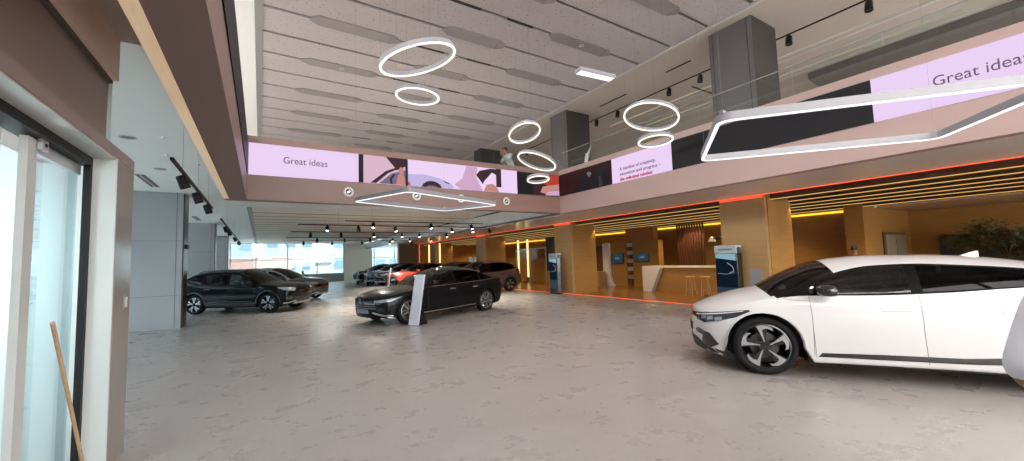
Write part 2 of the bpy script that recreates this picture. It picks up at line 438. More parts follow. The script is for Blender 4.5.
# unseen block added across the side street to dim light and reflections
ob = struct(MB().box((-26, -30, -.2), (-16, 60, 7.0), pbr('blue_grey_facade', (.20, .27, .35), .7)).build('exterior_street_block'))
og = MB()
for k in range(26):
    for z in (.8, 3.9): og.box((-16.02, -29+3.4*k, z), (-15.96, -27+3.4*k, z+1.9), pbr('dark_street_window', (.05, .08, .11), .2))
og.build('windows', ob)
# far end
struct(MB().box((-3.4, YE, 0), (6.95, YE+.25, .74), pbr('grey_green_sill', (.22, .25, .25), .5)).build('wall_far'))
glazing('window_1', (-3.1, YE+.1, .74), (6.95, YE+.1, ZG), 'y', [-3.0, -2.2, -.34, 2.12, 4.57, 6.92], [2.2], M['endglass'], M['mullion'], .07)
struct(MB().box((6.95, YE, 0), (9.55, YE+.25, ZG), pbr('cream_end_panel', (.78, .78, .68), .6)).build('wall_end_panel'))
glazing('window_2', (9.55, YE+.1, 0), (12.2, YE+.1, ZG), 'y', [9.6, 9.85, 11.95], [2.2], M['endglass'], M['mullion'], .07)
struct(MB().box((9.75, 33.0, 0), (XL-.02, 33.25, ZL+.05), pbr('dark_brown_partition', (.17, .125, .11), .5)).build('wall_partition'))
struct(MB().box((12.2, YE, 0), (24, YE+.25, ZL+.1), M['softbrown']).build('wall_far_right'))
# street front behind the camera: columns of a glazed shop front
glazing('window_3', (-3.4, -6.6, 0), (24, -6.6, 8.2), 'y', [-3.3, 1.2, 5.8, 10.4, 15, 19.5, 23.9], [3.2, 4.2], M['frontglass'], M['mullion'], .12)

glazing('window_8', (-8, -6.6, 4.1), (-8, 41, ZU), 'x', [-6.5+3.4*k for k in range(15)], [6.0], M['frontglass'], M['mullion'], .10)
struct(MB().box((-8, -7, 3.95), (-3.4, YE, 4.05), M['grey_soffit']).build('floor_upper_left'))
struct(MB().box((-3.4, -7, 4.05), (-.6, YE, 4.10), M['grey_soffit']).build('floor_gallery_left'))
# ------------------------------------------------------------------ entrance: portal header and sliding glass door on the left
portal = [(-1.02, 2.55), (-1.02, 2.63), (-1.20, 2.76), (-1.20, 3.33), (-1.16, 3.36), (-1.60, 3.36), (-1.60, 2.55)]
struct(MB().prism([(-1.02, 2.55), (-1.02, 2.635), (-1.60, 2.635), (-1.60, 2.55)], 'y', -7, 5.03, pbr('header_panel', (.25, .18, .158), .3)).build('beam_door_header'))
M['brownleft'] = pbr('taupe_brown_panel', (.25, .175, .15), .3, noise=.04, nscale=.7)
struct(MB().box((-1.60, -7, 2.635), (-1.20, 4.98, 3.33), M['brownleft']).build('wall_left_upper'))
struct(MB().box((-1.60, -7, 3.36), (-1.13, 4.95, ZG), M['softbrown']).build('trim_7'))
struct(MB().box((-1.60, -7, 3.33), (-1.17, 4.95, 3.36), pbr('dark_recess', (.09, .075, .07), .5)).build('trim_8'))  # dark strip paints the shade under the box
jl = MB()
jl.box((-1.19, 4.55, 0), (-1.02, 5.03, 2.55), M['jambbrown'])
jamb = struct(jl.build('trim_9'))
MB().box((-1.17, 4.535, 0), (-1.025, 4.55, 2.55), M['jambgrey']).build('reveal_panel', jamb)
struct(MB().box((-1.17, -7, 2.536), (-1.03, 4.55, 2.55), M['jambgrey']).build('trim_10'))
struct(MB().box((-1.30, -7, 2.47), (-1.17, 4.55, 2.55), M['black']).build('trim_11'))
d = struct(MB().box((-1.26, 3.62, .02), (-1.22, 3.74, 2.46), M['jambgrey']).build('door_1'))
MB().box((-1.245, 3.74, .05), (-1.235, 4.47, 2.40), M['doorglass']).build('pane', d)
MB().box((-1.255, 3.74, 2.38), (-1.225, 4.49, 2.46), M['alu']).build('top_rail', d)
MB().box((-1.215, 4.50, .02), (-1.172, 4.548, 2.5), M['black']).build('seal', d)
MB().box((-1.255, 3.74, .02), (-1.225, 4.49, .10), M['alu']).build('bottom_rail', d)
rl = MB(); rl.box((-1.215, 3.72, 2.40), (-1.19, 3.80, 2.475), M['alu']); rl.lathe([(0, 0), (.012, 0), (.012, .006), (0, .006)], 12, 'x', (-1.19, 3.76, 2.435), M['black'])
rl.build('roller', d)
d2 = struct(MB().box((-1.32, 3.40, .02), (-1.28, 3.48, 2.46), M['jambgrey']).build('door_2'))
MB().box((-1.282, 3.40, .02), (-1.279, 3.425, 2.46), pbr('blue_gasket', (.05, .06, .12), .4)).build('gasket', d2)
MB().box((-1.305, -1.0, .05), (-1.295, 3.40, 2.42), M['doorglass']).build('pane', d2)
MB().box((-1.32, -1.0, 2.40), (-1.28, 3.40, 2.46), M['alu']).build('top_rail', d2)
struct(MB().box((-1.35, -7, 0), (-1.25, -1.0, 2.5), M['jambgrey']).build('wall_left'))
# vestibule outside the sliding door
struct(MB().box((-3.4, 4.95, 0), (-1.19, 5.03, ZG), pbr('vestibule_wall', (.72, .82, .82), .6)).build('wall_vestibule'))
struct(MB().box((-3.4, -7, 2.9), (-1.60, 4.95, 3.0), M['white_ceil']).build('ceiling_vestibule'))

struct(MB().box((-3.42, -7, 0), (-3.3, 4.95, 2.9), pbr('vestibule_panel', (.70, .74, .76), .5)).build('wall_vestibule_outer'))
# ------------------------------------------------------------------ tan lounge on the right
XB = 18.3
struct(MB().box((XB, 5.25, 0), (XB+.25, 33.2, ZL+.1), M['tan']).build('wall_right'))
struct(MB().box((XB, 5.0, 0), (22.55, 5.25, ZL+.1), M['tan']).build('wall_door_side'))
struct(MB().box((22.3, -7, 0), (22.55, 5.0, ZL+.1), M['tan']).build('wall_right_recess'))
struct(MB().box((17.25, 4.98, 0), (XB, 5.5, ZL+.1), M['tan']).build('column_pilaster'))
struct(MB().box((XL+.03, -7, ZL+.05), (22.5, 33.2, ZL+.1), pbr('dark_slat_void', (.12, .07, .035), .6)).build('ceiling_lounge'))
struct(MB().box((18.6, -7, 3.02), (22.3, 5.0, ZL+.06), pbr('lounge_recess_ceiling', (.60, .50, .38), .6)).build('ceiling_recess'))
struct(MB().box((XL, 33.0, 0), (XB, 33.2, ZL+.1), M['tan']).build('wall_lounge_end'))

# ------------------------------------------------------------------ LED ribbon screens
ZS0, ZS1 = 3.70, 4.435
YF = 10.622                       # face of the far screen
SCR = thing('led_screen', 'long LED ribbon screen with Great ideas and car pictures on the far brown beam', 'screen', (4.25, 10.63, ZS0))
def onscr(name, x0, x1, mat, parent, z0=ZS0, z1=ZS1, d=.008):
    return MB().box((x0, YF-d, z0), (x1, YF+.007, z1), mat).build(name, parent)
def rel(o, root): o.matrix_parent_inverse = Matrix.Translation(-root.location); return o
rel(onscr('lit_panel', -.255, 2.11, M['pink'], SCR), SCR)
rel(onscr('dark_panel', 2.11, 2.23, M['led_dark'], SCR), SCR)
M['led_rose'] = emis('led_rose', (.75, .50, .62), .95)
M['led_deep'] = pbr('led_deep_plum', (.012, .006, .010), .6, spec=.1, emit=(.12, .045, .06), estr=.28)
M['led_skin'] = emis('led_skin', (.62, .28, .24), .9)
M['led_slate'] = emis('led_slate', (.25, .23, .36), .7)
M['led_pale'] = emis('led_pale', (.86, .66, .92), 1.0)
M['led_body'] = emis('led_silver_car', (.58, .50, .80), .95)
M['led_mauve'] = emis('led_mauve', (.70, .44, .66), .9)
def flat(name, poly, mat, parent, d=.004, th=.004):
    o = MB().prism(poly, 'y', YF-.008-d-th, YF-.008-d+.002, mat).build(name, parent); return rel(o, parent)
rel(onscr('rose_picture', 2.23, 3.33, M['led_rose'], SCR), SCR)
flat('car_interior', [(2.80, ZS1), (3.33, ZS1), (3.33, 4.22), (3.10, 4.10)], M['led_deep'], SCR)
flat('car_door_line', [(2.40, 3.71), (2.55, 3.71), (2.86, 4.00), (3.10, 4.12), (3.10, 4.18), (2.80, 4.05)], M['led_deep'], SCR, .005)
flat('car_cabin', [(2.62, 3.71), (2.95, 4.0), (3.33, 4.12), (3.33, 3.71)], M['led_slate'], SCR, .004)
flat('driver', [(3.08, 3.71), (3.10, 3.9), (3.16, 4.0), (3.14, 4.12), (3.2, 4.2), (3.28, 4.16), (3.27, 4.02), (3.31, 3.9), (3.33, 3.71)], M['led_skin'], SCR, .007)
flat('steering_wheel', [(2.92, 3.71), (2.90, 3.85), (3.0, 3.99), (3.05, 3.97), (2.96, 3.84), (2.98, 3.71)], M['led_deep'], SCR, .008)
rel(onscr('divider_strip', 3.33, 3.40, M['led_dark'], SCR), SCR)
rel(onscr('car_picture', 3.40, 6.38, M['led_pale'], SCR), SCR)
flat('silver_car', [(3.40, 4.02), (3.9, 4.05), (4.3, 3.98), (4.62, 3.88), (4.75, 3.78), (4.75, 3.70), (3.40, 3.70)], M['led_body'], SCR)
flat('car_wheel_arch', [(3.78, 3.70), (3.83, 3.79), (3.95, 3.865), (4.09, 3.885), (4.22, 3.86), (4.34, 3.79), (4.39, 3.70)], M['led_deep'], SCR, .006)
flat('car_rim', [(3.92, 3.70), (3.97, 3.745), (4.09, 3.76), (4.2, 3.745), (4.25, 3.70)], M['led_slate'], SCR, .008)
flat('car_lamp', [(4.42, 3.92), (4.6, 3.86), (4.66, 3.82), (4.5, 3.86)], M['led_deep'], SCR, .006)
flat('tail_lamp', [(3.40, 3.71), (3.47, 3.71), (3.45, 3.80), (3.40, 3.82)], emis('led_red', (.8, .05, .12), .9), SCR, .006)
flat('pattern_cloth', [(5.0, 3.70), (4.78, 3.84), (5.05, 4.05), (5.18, 4.42), (5.55, 4.42), (5.5, 4.1), (5.72, 3.70)], M['led_mauve'], SCR)
flat('dark_wing', [(5.5, 4.18), (5.62, 4.32), (6.0, 4.42), (6.38, 4.42), (6.38, 4.16), (6.05, 4.30), (5.78, 4.02), (5.72, 3.92)], M['led_deep'], SCR, .005)
flat('figure', [(5.75, 3.70), (5.85, 3.9), (6.05, 3.95), (6.2, 3.86), (6.3, 3.70)], M['led_skin'], SCR, .007)
rel(onscr('divider_post', 6.20, 6.385, M['led_deep'], SCR, 3.86, ZS1, .013), SCR)
rel(onscr('blank_panel', 6.385, 6.98, M['led_pale'], SCR), SCR)
rel(onscr('dark_panel', 6.98, 7.62, M['led_dark'], SCR), SCR)
rel(onscr('red_picture', 7.62, 8.72, M['led_deep'], SCR), SCR)
flat('red_shirt', [(8.05, 4.1), (8.2, 4.4), (8.7, 4.43), (8.7, 4.12), (8.3, 4.02)], emis('led_dim_red', (.55, .07, .05), .8), SCR)
flat('hand', [(7.9, 3.8), (8.0, 4.0), (8.3, 4.06), (8.7, 4.12), (8.7, 3.94), (8.3, 3.86), (8.1, 3.76)], M['led_skin'], SCR, .006)
flat('paper', [(8.1, 3.71), (8.2, 3.84), (8.7, 3.92), (8.7, 3.73)], M['led_mauve'], SCR, .005)
rel(text_mesh('Great ideas', .225, M['ink'], 'lettering', SCR, (.42, YF-.012, 4.02), (PI/2, 0, 0), length=.955), SCR)

XR = 8.722
SCR2 = thing('led_screen', 'LED ribbon screen with Great ideas and a mindset slogan above the lounge', 'screen', (8.73, 2, ZS0))
def onr(name, y0, y1, mat, z0=ZS0, z1=ZS1, d=.008):
    return rel(MB().box((XR-d, y0, z0), (XR+.007, y1, z1), mat).build(name, SCR2), SCR2)
onr('dark_picture', 8.16, 10.60, M['led_maroon'])
def flatr(name, poly, mat, d=.004):
    return rel(MB().prism(poly, 'x', XR-.008-d-.004, XR-.008-d+.002, mat).build(name, SCR2), SCR2)
flatr('dark_coat', [(8.3, 3.70), (8.35, 4.1), (8.55, 4.32), (8.85, 4.30), (9.0, 4.05), (9.15, 4.1), (9.3, 4.32), (9.55, 4.2), (9.75, 3.70)], M['led_dark'])
flatr('pale_collar', [(9.0, 4.2), (9.13, 4.28), (9.22, 4.22), (9.1, 4.08)], emis('led_dim_grey', (.25, .2, .2), .7), .007)
flatr('grey_arm', [(8.55, 3.72), (8.6, 4.05), (8.72, 4.05), (8.7, 3.72)], emis('led_faint', (.06, .045, .05), .8), .007)
onr('lit_panel', 6.14, 8.16, M['pink'])
onr('dark_panel', 2.25, 6.14, M['led_dark'])
onr('lit_panel', -2.0, 2.25, M['pink'])
RX = Matrix(((0, 0, -1), (-1, 0, 0), (0, 1, 0))).to_euler()
rel(text_mesh('Great ideas', .225, M['ink'], 'lettering', SCR2, (XR-.012, 1.535, 4.03), RX, length=.93), SCR2)
rel(text_mesh('A mindset of creativity,', .135, M['ink'], 'lettering', SCR2, (XR-.012, 7.86, 4.035), RX, spacing=.98), SCR2)
rel(text_mesh('innovation and progress \u2013', .135, M['ink'], 'lettering', SCR2, (XR-.012, 7.86, 3.885), RX, spacing=.98), SCR2)
rel(text_mesh('the unlimited mindset', .13, M['redink'], 'red_lettering', SCR2, (XR-.012, 7.86, 3.735), RX, bold=.003, spacing=.98), SCR2)
SCR3 = MB().box((-.279, -7, ZS0), (-.266, 10.6, ZS1), M['led_dark']).build('led_screen')
tag(SCR3, 'unlit dark LED ribbon screen along the beam above the entrance side', 'screen')

# round air nozzles in the far beam
for i, (x, w) in enumerate(((1.87, 'under Great ideas'), (3.64, 'under the picture of a driver'), (4.99, 'under the silver car picture'), (6.56, 'under the blank pink panel'))):
    b = MB(); b.lathe([(.07, 0), (.115, 0), (.125, -.012), (.115, -.025), (.085, -.03), (.07, -.02)], 28, 'y', (0, 0, 0), M['trimwhite'], closed=True)
    o = tag(b.build('air_vent_nozzle', None, 40), 'round white-rimmed air nozzle in the far brown beam ' + w, 'air vent', 'air nozzles in the far beam')
    MB().lathe([(0, -.004), (.072, -.004), (.072, .0), (0, 0)], 24, 'y', (0, 0, 0), M['black']).build('throat', o)
    MB().obox((0, -.016, 0), (.035, 0, .02), (0, .005, 0), (-.012, 0, .02), M['alu']).build('vane', o)
    o.location = (x, 10.63, 3.43)

# ------------------------------------------------------------------ light lines and slats of the lounge
def redline(pts_box, label):
    b = MB()
    for lo, hi in pts_box: b.box(lo, hi, M['redled'])
    return tag(b.build('led_strip'), label, 'light strip')
redline([((XL-.012, -7, ZL-.014), (XL+.012, 33, ZL-.001))], 'red LED line along the edge of the grey soffit above the lounge')
redline([((XL-.015, -7, 0), (XL+.015, 33, .012))], 'red LED line in the floor along the edge of the lounge')
redline([((XL-.012, 32.97, 0), (XL+.03, 33.0, ZL))], 'upright red LED line at the far end of the lounge front')
redc = emis('red_edge_glow', (1.0, .12, .05), 1.0)  # emissive bands for the red glow at the column tops
for i, (y0, y1) in enumerate(COLY):
    tag(MB().box((11.49, y0+.01, ZL-.075), (11.50, y1-.01, ZL-.01), redc).build('led_strip'),
        ['short red LED band at the top of the tan column nearest the white car', 'short red LED band at the top of the tan column second from the white car',
         'short red LED band at the top of the tan column behind the mauve car', 'short red LED band at the top of the tan column farthest down the hall'][i], 'light strip', 'red bands on the tan columns')
for i, x in enumerate((11.9, 12.95, 14.0, 15.0, 16.05, 17.4)):
    s = MB().prism([(x-.10, ZL+.05), (x-.10, ZL-.14), (x+.10, ZL-.14), (x+.32, ZL+.05)], 'y', -7, 32.9, M['slat']).build('ceiling_slat')
    tag(s, '%s dark ceiling slat in from the red LED line, edged with warm light' % ('first', 'second', 'third', 'fourth', 'fifth', 'innermost')[i], 'ceiling slat', 'lit slats over the lounge')
    MB().box((x-.112, -7, ZL-.140), (x-.10, 32.9, ZL-.122), M['warmled']).build('light_line', s)
tag(MB().box((XB-.06, 5.55, 2.93), (XB-.01, 33, 3.0), M['yellowcove']).build('cove_light'), 'glowing yellow cove light along the top of the lounge back wall', 'light strip')
for i, (x, y) in enumerate(((12.96, 13.2), (12.96, 5.25), (12.96, 21.15), (12.96, 29.2), (18.15, 4.88))):
    b = MB(); b.lathe([(.05, 0), (.05, -.05), (.042, -.05), (.042, -.01), (0, -.01)], 16, 'z', (0, 0, 0), M['alu'])
    o = tag(b.build('downlight', None, 40), 'small warm downlight washing ' + ['the side of the second tan column', 'the side of the tan column beside the white car', 'the side of the third tan column', 'the side of the farthest tan column', 'the tan pilaster by the lounge door'][i], 'downlight', 'warm wall washers in the lounge')
    MB().lathe([(0, -.045), (.04, -.045), (.04, -.04), (0, -.04)], 16, 'z', (0, 0, 0), M['bulb']).build('bulb', o)
    o.location = (x, y, ZL-.08)

# ------------------------------------------------------------------ ring pendants
def ring_pendant(c, R, tx, ty, label, warm=True):
    n = Vector((tx, ty, 1)).normalized()
    t = thing('ring_pendant', label, 'pendant light', c, 0, 'ring pendants in the atrium')
    q = Vector((0, 0, 1)).rotation_difference(n).to_matrix().to_4x4()
    h, w = .075, .034
    b = MB(); b.lathe([(R-w/2, .0), (R+w/2, .0), (R+w/2, h), (R-w/2, h)], 72, 'z', (0, 0, 0), M['lampwhite'], closed=True)
    o = b.build('housing', t, 40); o.matrix_local = q
    g = MB(); g.lathe([(R-w/2-.002, -.012), (R+w/2+.002, -.012), (R+w/2+.002, .006), (R-w/2-.002, .006)], 72, 'z', (0, 0, 0), M['ringglow'], closed=True)
    o = g.build('diffuser', t, 40); o.matrix_local = q
    for k in range(3):
        a = 2*PI*k/3+.5
        p = q @ Vector((R*math.cos(a), R*math.sin(a), h))
        MB().tube([p, (p.x, p.y, ZU-c[2])], .0014, 4, M['wire']).build('wire', t)
    return t
ring_pendant((2.157, 6.115, 4.908), .62, -.32, 0, 'large glowing ring pendant tilted above the smaller ring, over the parked sedan side')
ring_pendant((2.661, 7.613, 4.949), .42, .048, -.031, 'small glowing ring pendant hanging level just below the large tilted ring')
ring_pendant((5.891, 8.514, 4.922), .42, -.006, .396, 'small glowing ring pendant tilted beside the farther upper grey column')
ring_pendant((6.58, 8.966, 4.325), .55, .376, -.085, 'tilted glowing ring pendant in front of the corner of the two beams')
ring_pendant((7.862, 6.037, 4.873), .62, .296, .004, 'large glowing ring pendant between the two upper grey columns')
ring_pendant((7.80, 5.90, 4.249), .38, .036, .072, 'small glowing ring pendant above the mindset slogan screen')
ring_pendant((6.565, 8.902, 3.80), .30, .055, .124, 'smallest glowing ring pendant, lowest in front of the screen corner')

# ------------------------------------------------------------------ parallelogram frame pendants
def frame_pendant(pts, z, label, h=.085, w=.045):
    c = Vector((sum(p[0] for p in pts)/4, sum(p[1] for p in pts)/4, z))
    t = thing('frame_pendant', label, 'pendant light', c)
    P = [Vector((p[0]-c.x, p[1]-c.y, 0)) for p in pts]
    # rounded corners
    R = []
    for i in range(4):
        a, o, bb = P[i-1], P[i], P[(i+1) % 4]
        u, v = (a-o).normalized(), (bb-o).normalized()
        for s in range(7):
            q = s/6; R.append(o+u*.16*(1-q)**2+v*.16*q**2)
    n = len(R)
    def offs(k, d):
        a = (R[(k+1) % n]-R[k-1]).normalized(); return R[k]+Vector((a.y, -a.x, 0))*d
    def band(z0, z1, wd, mat, name):
        vs = []
        for k in range(n):
            for d, zz in ((-wd/2, z0), (wd/2, z0), (wd/2, z1), (-wd/2, z1)):
                p = offs(k, d); vs.append((p.x, p.y, zz))
        fs = [(k*4+j, k*4+(j+1) % 4, ((k+1) % n)*4+(j+1) % 4, ((k+1) % n)*4+j) for k in range(n) for j in range(4)]
        return MB().add(vs, fs, mat).build(name, t, 40)
    band(0, h, w, M['lampwhite'], 'housing'); band(-.012, .006, w-.004, M['frameglow'], 'diffuser')
    for p in P:
        q = p*.97
        MB().tube([(q.x, q.y, h), (q.x, q.y, ZU-z)], .0012, 4, M['wire']).build('wire', t)
        MB().box((q.x-.03, q.y-.02, h), (q.x+.03, q.y+.02, h+.03), M['lampwhite']).build('clamp', t)
    return t
frame_pendant([(5.68, 3.49), (4.13, 2.31), (5.97, .15), (7.52, 1.33)], 3.0, 'large bright white four-sided frame pendant hanging above the white car')
frame_pendant([(1.75, 9.33), (2.45, 7.67), (5.13, 8.77), (4.34, 10.31)], 3.0, 'pale four-sided frame pendant hanging in front of the far brown beam')
b = MB(); b.box((-.40, -.09, 0), (.40, .09, .07), M['lampwhite'])
t = tag(b.build('linear_pendant', None, None, None, .01), 'short pale box pendant high beside the upper grey column', 'pendant light'); t.location = (5.1, 5.05, 4.86); t.rotation_euler = (0, 0, -.1)
MB().box((-.38, -.075, -.004), (.38, .075, .004), M['frameglow']).build('diffuser', t)
for x in (-.35, .35): MB().tube([(x, 0, .07), (x, 0, ZU-4.86)], .0014, 4, M['wire']).build('wire', t)

# ------------------------------------------------------------------ track lights
def track(p0, p1, label, ceiling, group=None, wires=3):
    p0, p1 = Vector(p0), Vector(p1); L = (p1-p0).length; a = math.atan2(p1.y-p0.y, p1.x-p0.x)
    t = tag(MB().box((0, -.02, 0), (L, .02, .035), M['black']).build('light_track'), label, 'light track', group)
    t.location = p0; t.rotation_euler = (0, 0, a)
    for k in range(wires):
        x = L*(k+.5)/wires
        MB().tube([(x, 0, .035), (x, 0, ceiling-p0.z)], .0018, 4, M['wire']).build('hanger', t)
    return t
def spot_head(p, label, group, lit=True, aim=(0, -.35, -1), s=1.0):
    o = thing('track_spotlight', label, 'spotlight', p, 0, group)
    o.scale = (s, s, s)
    MB().tube([(0, 0, 0), (0, 0, -.07)], .012, 8, M['black']).build('bracket', o)
    q = Vector((0, 0, -1)).rotation_difference(Vector(aim).normalized()).to_matrix().to_4x4(); q.translation = (0, 0, -.11)
    b = MB(); b.lathe([(0, .09), (.04, .09), (.055, .07), (.062, -.09), (.052, -.09), (.046, -.05), (0, -.05)], 18, 'z', (0, 0, 0), M['black'])
    h = b.build('housing', o, 40); h.matrix_local = q
    g = MB(); g.lathe([(0, -.075), (.048, -.075), (.048, -.06), (0, -.06)], 18, 'z', (0, 0, 0), M['bulb'] if lit else M['blackgloss'])
    gg = g.build('bulb', o, 40); gg.matrix_local = q
    return o
TZ = 3.10
tr = [(2.48, 7.9, 14.75), (1.13, 9.42, 16.35), (1.11, 9.31, 19.9), (1.14, 9.4, 24.0), (1.16, 9.35, 27.2)]
ORD = ['nearest', 'second', 'third', 'fourth', 'farthest']
for i, (x0, x1, y) in enumerate(tr):
    track((x0, y, TZ), (x1, y, TZ), '%s black light track hung across the far lower ceiling' % ORD[i], ZG, 'tracks across the far lower ceiling')
heads = {0: [(3.43, 1), (5.62, 1), (7.37, 1)], 1: [(2.12, 1), (3.24, 0), (4.69, 1), (7.2, 1), (8.22, 1), (9.1, 0)], 2: [(1.89, 0), (3.17, 0), (4.64, 1), (6.03, 1), (6.93, 1), (8.44, 1)],
         3: [(2.6, 0), (4.0, 0), (5.4, 0), (6.7, 1), (7.75, 1), (9.1, 1)], 4: [(2.2, 0), (3.8, 0), (5.6, 0), (7.39, 1), (8.9, 0)]}
for i, L in heads.items():
    for j, (x, lit) in enumerate(L):
        spot_head((x, tr[i][2], TZ), '%s black spotlight, %s, on the %s far track counted from the pale columns' % (('first', 'second', 'third', 'fourth', 'fifth', 'sixth')[j], 'lit' if lit else 'unlit', ORD[i]), 'spotlights on the %s far track' % ORD[i], lit, (.15*((j % 3)-1), -.45, -1), 1.15)
track((-.97, 6.5, 3.0), (-.97, 11.6, 3.0), 'black light track hung below the white ceiling near the entrance', ZG)
for (y, w) in ((7.4, 'entrance end'), (8.98, 'middle'), (10.62, 'far end')):
    spot_head((-.97, y, 3.0), 'black spotlight at the %s of the track near the entrance' % w, 'spotlights near the entrance', False, (.35, .25, -1), 1.1)
track((-.97, 14.0, 3.0), (-.97, 28.2, 3.0), 'black light track beside the pale columns, beyond the nearer track', ZG)
for (y, w) in ((16.0, 'nearest'), (17.6, 'second'), (21.5, 'third'), (25.0, 'farthest')):
    spot_head((-.97, y, 3.0), '%s black spotlight on the track beside the pale columns' % w, 'spotlights by the pale columns', False, (.35, .25, -1), 1.1)
track((13.25, 2.0, 8.0), (13.25, 24, 8.0), 'black light track under the upper gallery ceiling behind the grey columns', ZU)
for (y, w) in ((3.3, 'nearest the front, first'), (5.15, 'second'), (7.99, 'third'), (9.28, 'fourth'), (11.9, 'fifth'), (13.2, 'sixth'), (16.5, 'seventh'), (19.0, 'last')):
    spot_head((13.25, y, 8.0), '%s of the black spotlights on the upper gallery track' % w, 'spotlights on the upper gallery track', False, (-.2, 0, -1), 1.5)
# slots, light lines and downlights of the upper gallery ceiling
for i, (x, y0, y1, lit) in enumerate(((12.4, 7.77, 8.75, 0), (12.6, 10.8, 12.3, 0), (15.0, -2, 14, 1), (15.36, -2, 12, 2), (16.6, 2.2, 13, 1), (17.05, 1.8, 13, 2))):
    m = [M['gapdark'], emis('dim_light_line', (.75, .68, .52), .55), M['trimwhite']][lit]
    w = (.035, .03, .07)[lit]
    tag(MB().box((x-w, y0, ZU-.02), (x+w, y1, ZU-.001), m).build('ceiling_slot' if lit == 0 else 'light_line'),
        ['dark air slot beside the nearer upper column', 'dark air slot between the two upper columns', 'thin lit line in the upper gallery ceiling, nearest its edge', 'broad pale line in the upper gallery ceiling', 'thin lit line in the upper gallery ceiling, third in', 'innermost pale line in the upper gallery ceiling'][i], 'ceiling line')
tag(MB().box((14.4, 9.0, ZU-.03), (15.76, 9.06, ZU+.01), M['gapdark']).build('ceiling_slot'), 'dark air slot set across, behind the nearer upper column', 'ceiling line')

# left ceiling fittings
for i, (x, y) in enumerate(((-1.82, 8.54), (-1.82, 10.98))):
    b = MB(); b.lathe([(.09, 0), (.11, 0), (.11, -.012), (.09, -.006)], 24, 'z', (0, 0, 0), M['trimwhite'], closed=True)
    o = tag(b.build('downlight', None, 40), ('nearer' if i == 0 else 'farther') + ' round recessed downlight in the white ceiling by the entrance', 'downlight', 'round downlights by the entrance')
    MB().lathe([(0, -.002), (.088, -.002), (.088, .0), (0, 0)], 24, 'z', (0, 0, 0), pbr('smoked_lens', (.18, .18, .17), .3)).build('lens', o)
    o.location = (x, y, ZG)
for i, (y0, y1) in enumerate(((11.8, 13.4), (20.4, 22.0))):
    o = tag(MB().box((-2.38, y0, ZG-.012), (-2.22, y1, ZG+.01), M['gapgrey']).build('air_vent'), ('nearer' if i == 0 else 'farther') + ' long narrow air vent in the white ceiling beside the pale columns', 'air vent', 'long vents in the white ceiling')
    MB().box((-2.31, y0+.02, ZG-.016), (-2.29, y1-.02, ZG-.01), M['trimwhite']).build('divider', o)
for i, (x, y) in enumerate(((-1.35, 8.3), (-1.1, 10.2), (-1.5, 9.6))):
    b = MB(); b.lathe([(0, -.03), (.02, -.03), (.035, 0), (0, 0)], 12, 'z', (0, 0, 0), M['alu'])
    o = tag(b.build('sprinkler', None, 40), 'tiny metal sprinkler in the white ceiling near the entrance track', 'sprinkler', 'sprinklers in the white ceiling'); o.location = (x, y, ZG)

# glass railing of the upper gallery
t = thing('glass_railing', 'clear glass railing on the mauve beam in front of the upper grey columns', 'railing', (8.85, 0, 4.60))
yy = -2.0; pan = []
while yy < 10.4:
    MB().box((-.008, yy+.01, .0), (.008, min(yy+1.35, 10.55)-.01, .62), M['glassrail']).build('glass_panel', t)
    yy += 1.36
MB().box((-.010, -2.0, .62), (.010, 10.55, .634), pbr('rail_cap', (.26, .27, .26), .5)).build('top_rail', t)
MB().box((-.03, -2.0, 0), (.03, 10.55, .03), M['brownright']).build('shoe_rail', t)

# ------------------------------------------------------------------ kiosks at the tan columns
def kiosk(loc, rz, label, lit=True):
    t = thing('display_kiosk', label, 'kiosk', loc, rz, 'display kiosks at the tan columns')
    MB().box((-.11, -.34, 0), (.11, .34, 1.74), M['blackgloss']).build('cabinet', t, None, None, .012)
    MB().box((-.122, -.31, .22), (-.108, .31, 1.60), pbr('kiosk_screen', (.02, .05, .08), .12, emit=(.01, .03, .05), estr=.3)).build('screen', t)
    sky = emis('kiosk_sky', (.30, .52, .60), .8); dk = emis('kiosk_car', (.008, .018, .032), .6); hl = emis('kiosk_highlight', (.42, .52, .60), .6)
    pic = MB()
    pic.prism([(-.31, 1.36), (.31, 1.44), (.31, 1.55), (-.31, 1.55)], 'x', -.126, -.121, sky)
    pic.build('sky_picture', t)
    c = MB(); c.prism([(-.31, .62), (-.31, 1.34), (-.12, 1.42), (.10, 1.44), (.31, 1.38), (.31, .62)], 'x', -.125, -.1205, dk); c.build('car_picture', t)
    h = MB(); h.tube([(-.127, -.05, 1.30), (-.127, -.2, 1.20), (-.127, -.24, 1.08), (-.127, -.12, 1.02)], .012, 6, hl)
    h.tube([(-.127, .28, 1.0), (-.127, .0, .98), (-.127, -.25, 1.03)], .006, 6, hl); h.build('lamp_picture', t)
    MB().box((-.128, -.34, 1.56), (.11, .34, 1.79), pbr('kiosk_head', (.42, .47, .49), .35, emit=(.5, .6, .62), estr=.12)).build('head_sign', t, None, None, .01)
    lt = pbr('kiosk_dark_line', (.2, .25, .27), .5)
    MB().box((-.131, -.22, 1.65), (-.127, .22, 1.70), lt).build('sign_band', t)
    MB().box((-.15, -.36, 0), (.12, .36, .03), M['black']).build('base', t, None, None, .005)
    return t
kiosk((11.26, 6.32, 0), -.12, 'dark kiosk with a car picture at the tan column beside the white car')
kiosk((11.24, 14.20, 0), -.12, 'slim dark kiosk at the second tan column beside the doorway of the lounge')
kiosk((11.24, 22.45, 0), -.12, 'kiosk whose pale head sign shows above the cars at the third tan column')

